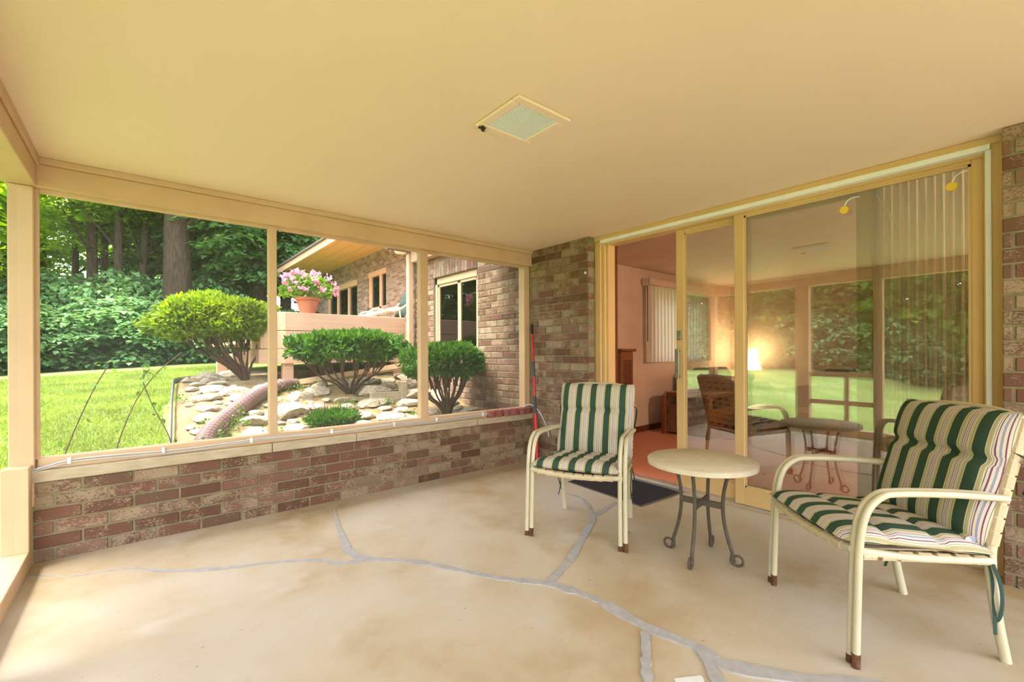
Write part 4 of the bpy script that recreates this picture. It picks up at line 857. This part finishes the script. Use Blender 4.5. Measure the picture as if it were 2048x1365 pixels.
for i in range(44):
    a = random.uniform(0, 2 * PI); e = math.asin(random.uniform(0, 1)); s_ = random.uniform(.95, 1.1); put('blossom', bm_, pb, (.42 * math.cos(a) * math.cos(e) * s_, .38 * math.sin(a) * math.cos(e) * s_, .35 + .36 * math.sin(e) * s_), (random.random() * 6, random.random() * 6, 0), random.uniform(.7, 1.3))
# hanging basket by the far eave
hb = thing('hanging_planter', 'cream hanging planter with pink flowers near the deck eave', 'planter', tuple(on(801, 508, 0, 4.36)))
MB().lathe([(0, 0), (.10, .01), (.15, .10), (.16, .18), (.14, .18), (0, .15)], 20).build('bowl', CREAM, hb, True)
MB().tube([(0, 0, .17), (0, 0, 3.925 - hb.location.z)], .006, 5).build('hanger', GREYP, hb)
k = 70; put('foliage', leaves('foliage', rng.normal(size=(k, 3)) * np.array([.13, .13, .07]) + np.array([-.02, 0, .21]), rng.normal(size=(k, 3)), rng.uniform(.05, .08, k), LF_BEG, .8, .1), hb)
for i in range(8): put('blossom', bm_, hb, (random.uniform(-.2, .1), random.uniform(-.12, .12), random.uniform(.08, .32)), (random.random() * 6, 0, 0), .8)
# deck chair
dc = thing('deck_chair', 'cream metal deck chair with pale and dark green cushions on the deck', 'chair', (on(776, CY, 1, 4.3).x, 4.3, 1.32), math.radians(-97))
cushion_mb(.55, .75, .10, (.3, .65)).build('seat_pad', cloth('pale_stripe', (.62, .58, .46), (.42, .39, .28), 0, 30, (14, .1, 1)), dc, True, loc=(0, -.2, .50), rot=(math.radians(16), 0, 0)); cushion_mb(.52, .62, .10, (.5,)).build('back_pad', TIE, dc, True, loc=(0, .30, .66), rot=(math.radians(70), 0, 0))
for s_ in (-1, 1): MB().tube(spline([(s_ * .3, -.5, 0), (s_ * .3, -.48, .35), (s_ * .3, -.35, .55), (s_ * .3, .1, .56), (s_ * .28, .42, .85)], 5), .016, 8).tube([(s_ * .28, .2, 0), (s_ * .29, .12, .56)], .016, 8).build('side_frame', CREAM, dc, True)
MB().tube([(-.3, -.5, .36), (.3, -.5, .36)], .014, 6).tube([(-.28, .42, .85), (.28, .42, .85)], .014, 6).build('cross_rail', CREAM, dc, True)

# ------------------------------------------------------------------ woodland
def spray_mesh(name, nsp, per, R, half, mat, ls, shell=.75, zlo=-1.0):
    Cs = []; Ds = []
    for _ in range(nsp):
        while True:
            p = rng.normal(size=3); p /= np.linalg.norm(p); p *= rng.uniform(shell, 1) if rng.uniform() < .8 else rng.uniform(.3, 1)
            if p[2] > zlo: break
        c_ = p * np.array(half); out = p / (np.linalg.norm(p) + 1e-6)
        r_ = rng.uniform(.5, 1, 1)[0] * R; a = rng.uniform(0, 2 * PI, per); q = np.sqrt(rng.uniform(0, 1, per)) * r_
        off = np.stack([np.cos(a) * q, np.sin(a) * q, -.35 * q * q / r_ + rng.normal(size=per) * .05], 1); off[:, 2] -= .25 * (off[:, 0] * out[0] + off[:, 1] * out[1])
        Cs.append(c_ + off); Ds.append(np.stack([np.cos(a), np.sin(a), np.full(per, -.35)], 1) + rng.normal(size=(per, 3)) * .35)
    Cc = np.concatenate(Cs); Dd = np.concatenate(Ds); return leaves(name, Cc, Dd, rng.uniform(.7, 1.3, len(Cc)) * ls, mat, .75, .12, .85)
SHR = [spray_mesh('foliage', 120, 60, .62, (1.5, 1.1, 1.05), LF_MAPLE, .165, .75, -.9) for _ in range(3)]
CRN = [spray_mesh('crown', 105, 46, .8, (2.4, 2.2, 2.4), LF_TREE, .17, .5) for _ in range(3)]
CRM = spray_mesh('crown', 210, 50, .8, (2.4, 2.2, 2.6), LF_TREE, .22, .6)
CRD = [spray_mesh('crown', 190, 50, .8, (2.3, 2.1, 2.4), LF_DARK, .20, .6) for _ in range(2)]
def trunk_mesh(h, r, bend):
    g = MB(); P_ = spline([(0, 0, -.3), (bend * .2, 0, h * .3), (bend * .5, bend * .2, h * .65), (bend, bend * .3, h)], 4); g.tube(P_, [r * (1.15 - .6 * i / (len(P_) - 1)) for i in range(len(P_))], 9)
    for k in range(4):
        p = P_[5 + k * 2]; a = random.uniform(0, 6.3); g.tube(spline([p, p + Vector((math.cos(a) * .5, math.sin(a) * .5, .5)), p + Vector((math.cos(a) * 1.3, math.sin(a) * 1.3, 1.2))], 3), [r * .35, r * .32, r * .28, r * .25, r * .2, r * .16, r * .1][:7], 6)
    return g.mesh('trunk', BARK, True)
TR = {}
def tree(loc, r, h, crown, cz, cs, label, bend=.3, group=None, name='maple_tree'):
    t = thing(name, label, 'tree', loc, random.uniform(0, 6.3) if crown else 0, group); key = (r, h, bend)
    if key not in TR: TR[key] = trunk_mesh(h, r, bend)
    put('trunk', TR[key], t)
    if crown is not None: put('crown', crown, t, (0, 0, cz), (0, 0, random.uniform(0, 6.3)), cs)
    return t
def gp(px, d): q = at(px, CY, d); return (q.x, q.y, ground(q.x, q.y) - .05)
hedge = [(-40, 12.6), (45, 12.0), (110, 12.6), (165, 13.2), (225, 13.2), (290, 13.8), (350, 14.0), (410, 14.4), (470, 14.8), (535, 15.4), (600, 16), (90, 14.2), (200, 14.8), (310, 15.4), (430, 16), (130, 14.6), (260, 15.2), (370, 16), (30, 14.4)]
for i, (px, d) in enumerate(hedge):
    s_ = random.uniform(.85, 1.15); l_ = gp(px, d); lab = 'understory maple thicket along the far edge of the lawn' if d < 14.1 else 'understory maple bush deeper in the woodland edge'
    t = thing('maple_shrub', lab, 'shrub', l_, 0, 'maple bushes at the lawn edge' if d < 14.1 else 'maple bushes inside the wood')
    put('foliage', SHR[i % 3], t, (0, 0, (.92 if i < 11 else 1.4) * s_), (0, 0, random.uniform(0, 6.3)), (s_ * 1.05, s_ * 1.05, s_ * (.95 if i < 11 else 1.45))); g = MB(); stems(g, (0, 0, 0), [(random.uniform(-.7, .7), random.uniform(-.6, .6), random.uniform(.8, 1.5)) for _ in range(5)], .03, .012, 5); g.build('stems', STEM, t, True)
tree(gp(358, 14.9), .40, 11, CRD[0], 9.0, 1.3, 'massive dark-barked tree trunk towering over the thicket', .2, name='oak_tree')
spec = [(145, 17, .12, 9, 0, 6.6, 1.0, .4), (186, 15.6, .17, 10, 1, 6.6, 1.05, .1), (207, 16.5, .13, 9, 2, 7.0, 1.0, .15), (236, 15.2, .13, 10, 0, 7.2, 1.0, .1), (262, 18, .15, 9, 1, 6.4, 1.1, .9), (284, 16, .12, 9, 2, 6.8, 1.0, -.3), (305, 17.5, .12, 10, 0, 6.5, 1.1, .3), (90, 19, .15, 9, 1, 5.6, 1.1, .3), (20, 18, .16, 9, 2, 5.2, 1.15, .2), (-60, 17, .16, 9, 0, 5.4, 1.15, .2)]
for i, (px, d, r, h, c_, cz, cs, bd) in enumerate(spec):
    tree(gp(px, d), r, h, CRN[c_], cz, cs, 'slender grey-barked tree with bright green crown behind the thicket', bd, 'slender trees behind the thicket')
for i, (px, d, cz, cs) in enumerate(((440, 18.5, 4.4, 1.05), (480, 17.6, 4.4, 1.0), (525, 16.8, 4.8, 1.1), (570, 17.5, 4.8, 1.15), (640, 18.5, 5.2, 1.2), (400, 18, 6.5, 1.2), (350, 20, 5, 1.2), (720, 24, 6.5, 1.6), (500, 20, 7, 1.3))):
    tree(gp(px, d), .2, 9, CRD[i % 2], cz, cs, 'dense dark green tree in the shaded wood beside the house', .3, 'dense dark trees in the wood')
for i, (px, d, cz, cs) in enumerate(((45, 23, 3.0, 1.2), (275, 25, 3.0, 1.2), (340, 25, 4.4, 1.4))):
    tree(gp(px, d), .16, 8, CRN[i % 3], cz, cs, 'hazy bright green tree far back in the wood', .3, 'far trees in the wood')
for i in range(8):   # the wood goes on around the lawn corner, mirrored in the wing window
    x = -5.2 - i * 1.25; y = 13.6 - i * .25 + random.uniform(-.5, .5); z = ground(x, y) - .05
    t = thing('maple_shrub', 'leafy bush at the far lawn corner, beyond the porch post', 'shrub', (x, y, z), 0, 'bushes at the far lawn corner'); put('foliage', SHR[i % 3], t, (0, 0, 1.1), (0, 0, random.uniform(0, 6)), 1.25)
    g = MB(); stems(g, (0, 0, 0), [(random.uniform(-.7, .7), random.uniform(-.6, .6), 1.3) for _ in range(4)], .03, .012, 5); g.build('stems', STEM, t, True)
    if i % 2 == 0: tree((x - .5, y + 2.4, z), .18, 8, CRM, 5.0, 1.4, 'tall green tree at the far lawn corner, beyond the porch post', .3, 'trees at the far lawn corner')
# trees across the side lawn (mirrored in the door glass)
for i in range(14):
    y = -9 + i * 2.0; x = -15.5 + random.uniform(-1.2, 1.2) + (0.25 * max(0, y - 8)); z = ground(x, y) - .05
    t = thing('maple_shrub', 'leafy bush across the side lawn, mirrored in the door glass', 'shrub', (x, y, z), 0, 'bushes across the side lawn'); put('foliage', SHR[i % 3], t, (0, 0, 1.2), (0, 0, random.uniform(0, 6)), 1.35)
    g = MB(); stems(g, (0, 0, 0), [(random.uniform(-.7, .7), random.uniform(-.6, .6), 1.3) for _ in range(4)], .03, .012, 5); g.build('stems', STEM, t, True)
    tree((x - 2.2, y + .8, z), .18, 7, CRM, 4.4, 1.55, 'green tree across the side lawn, mirrored in the door glass', .3, 'trees across the side lawn')
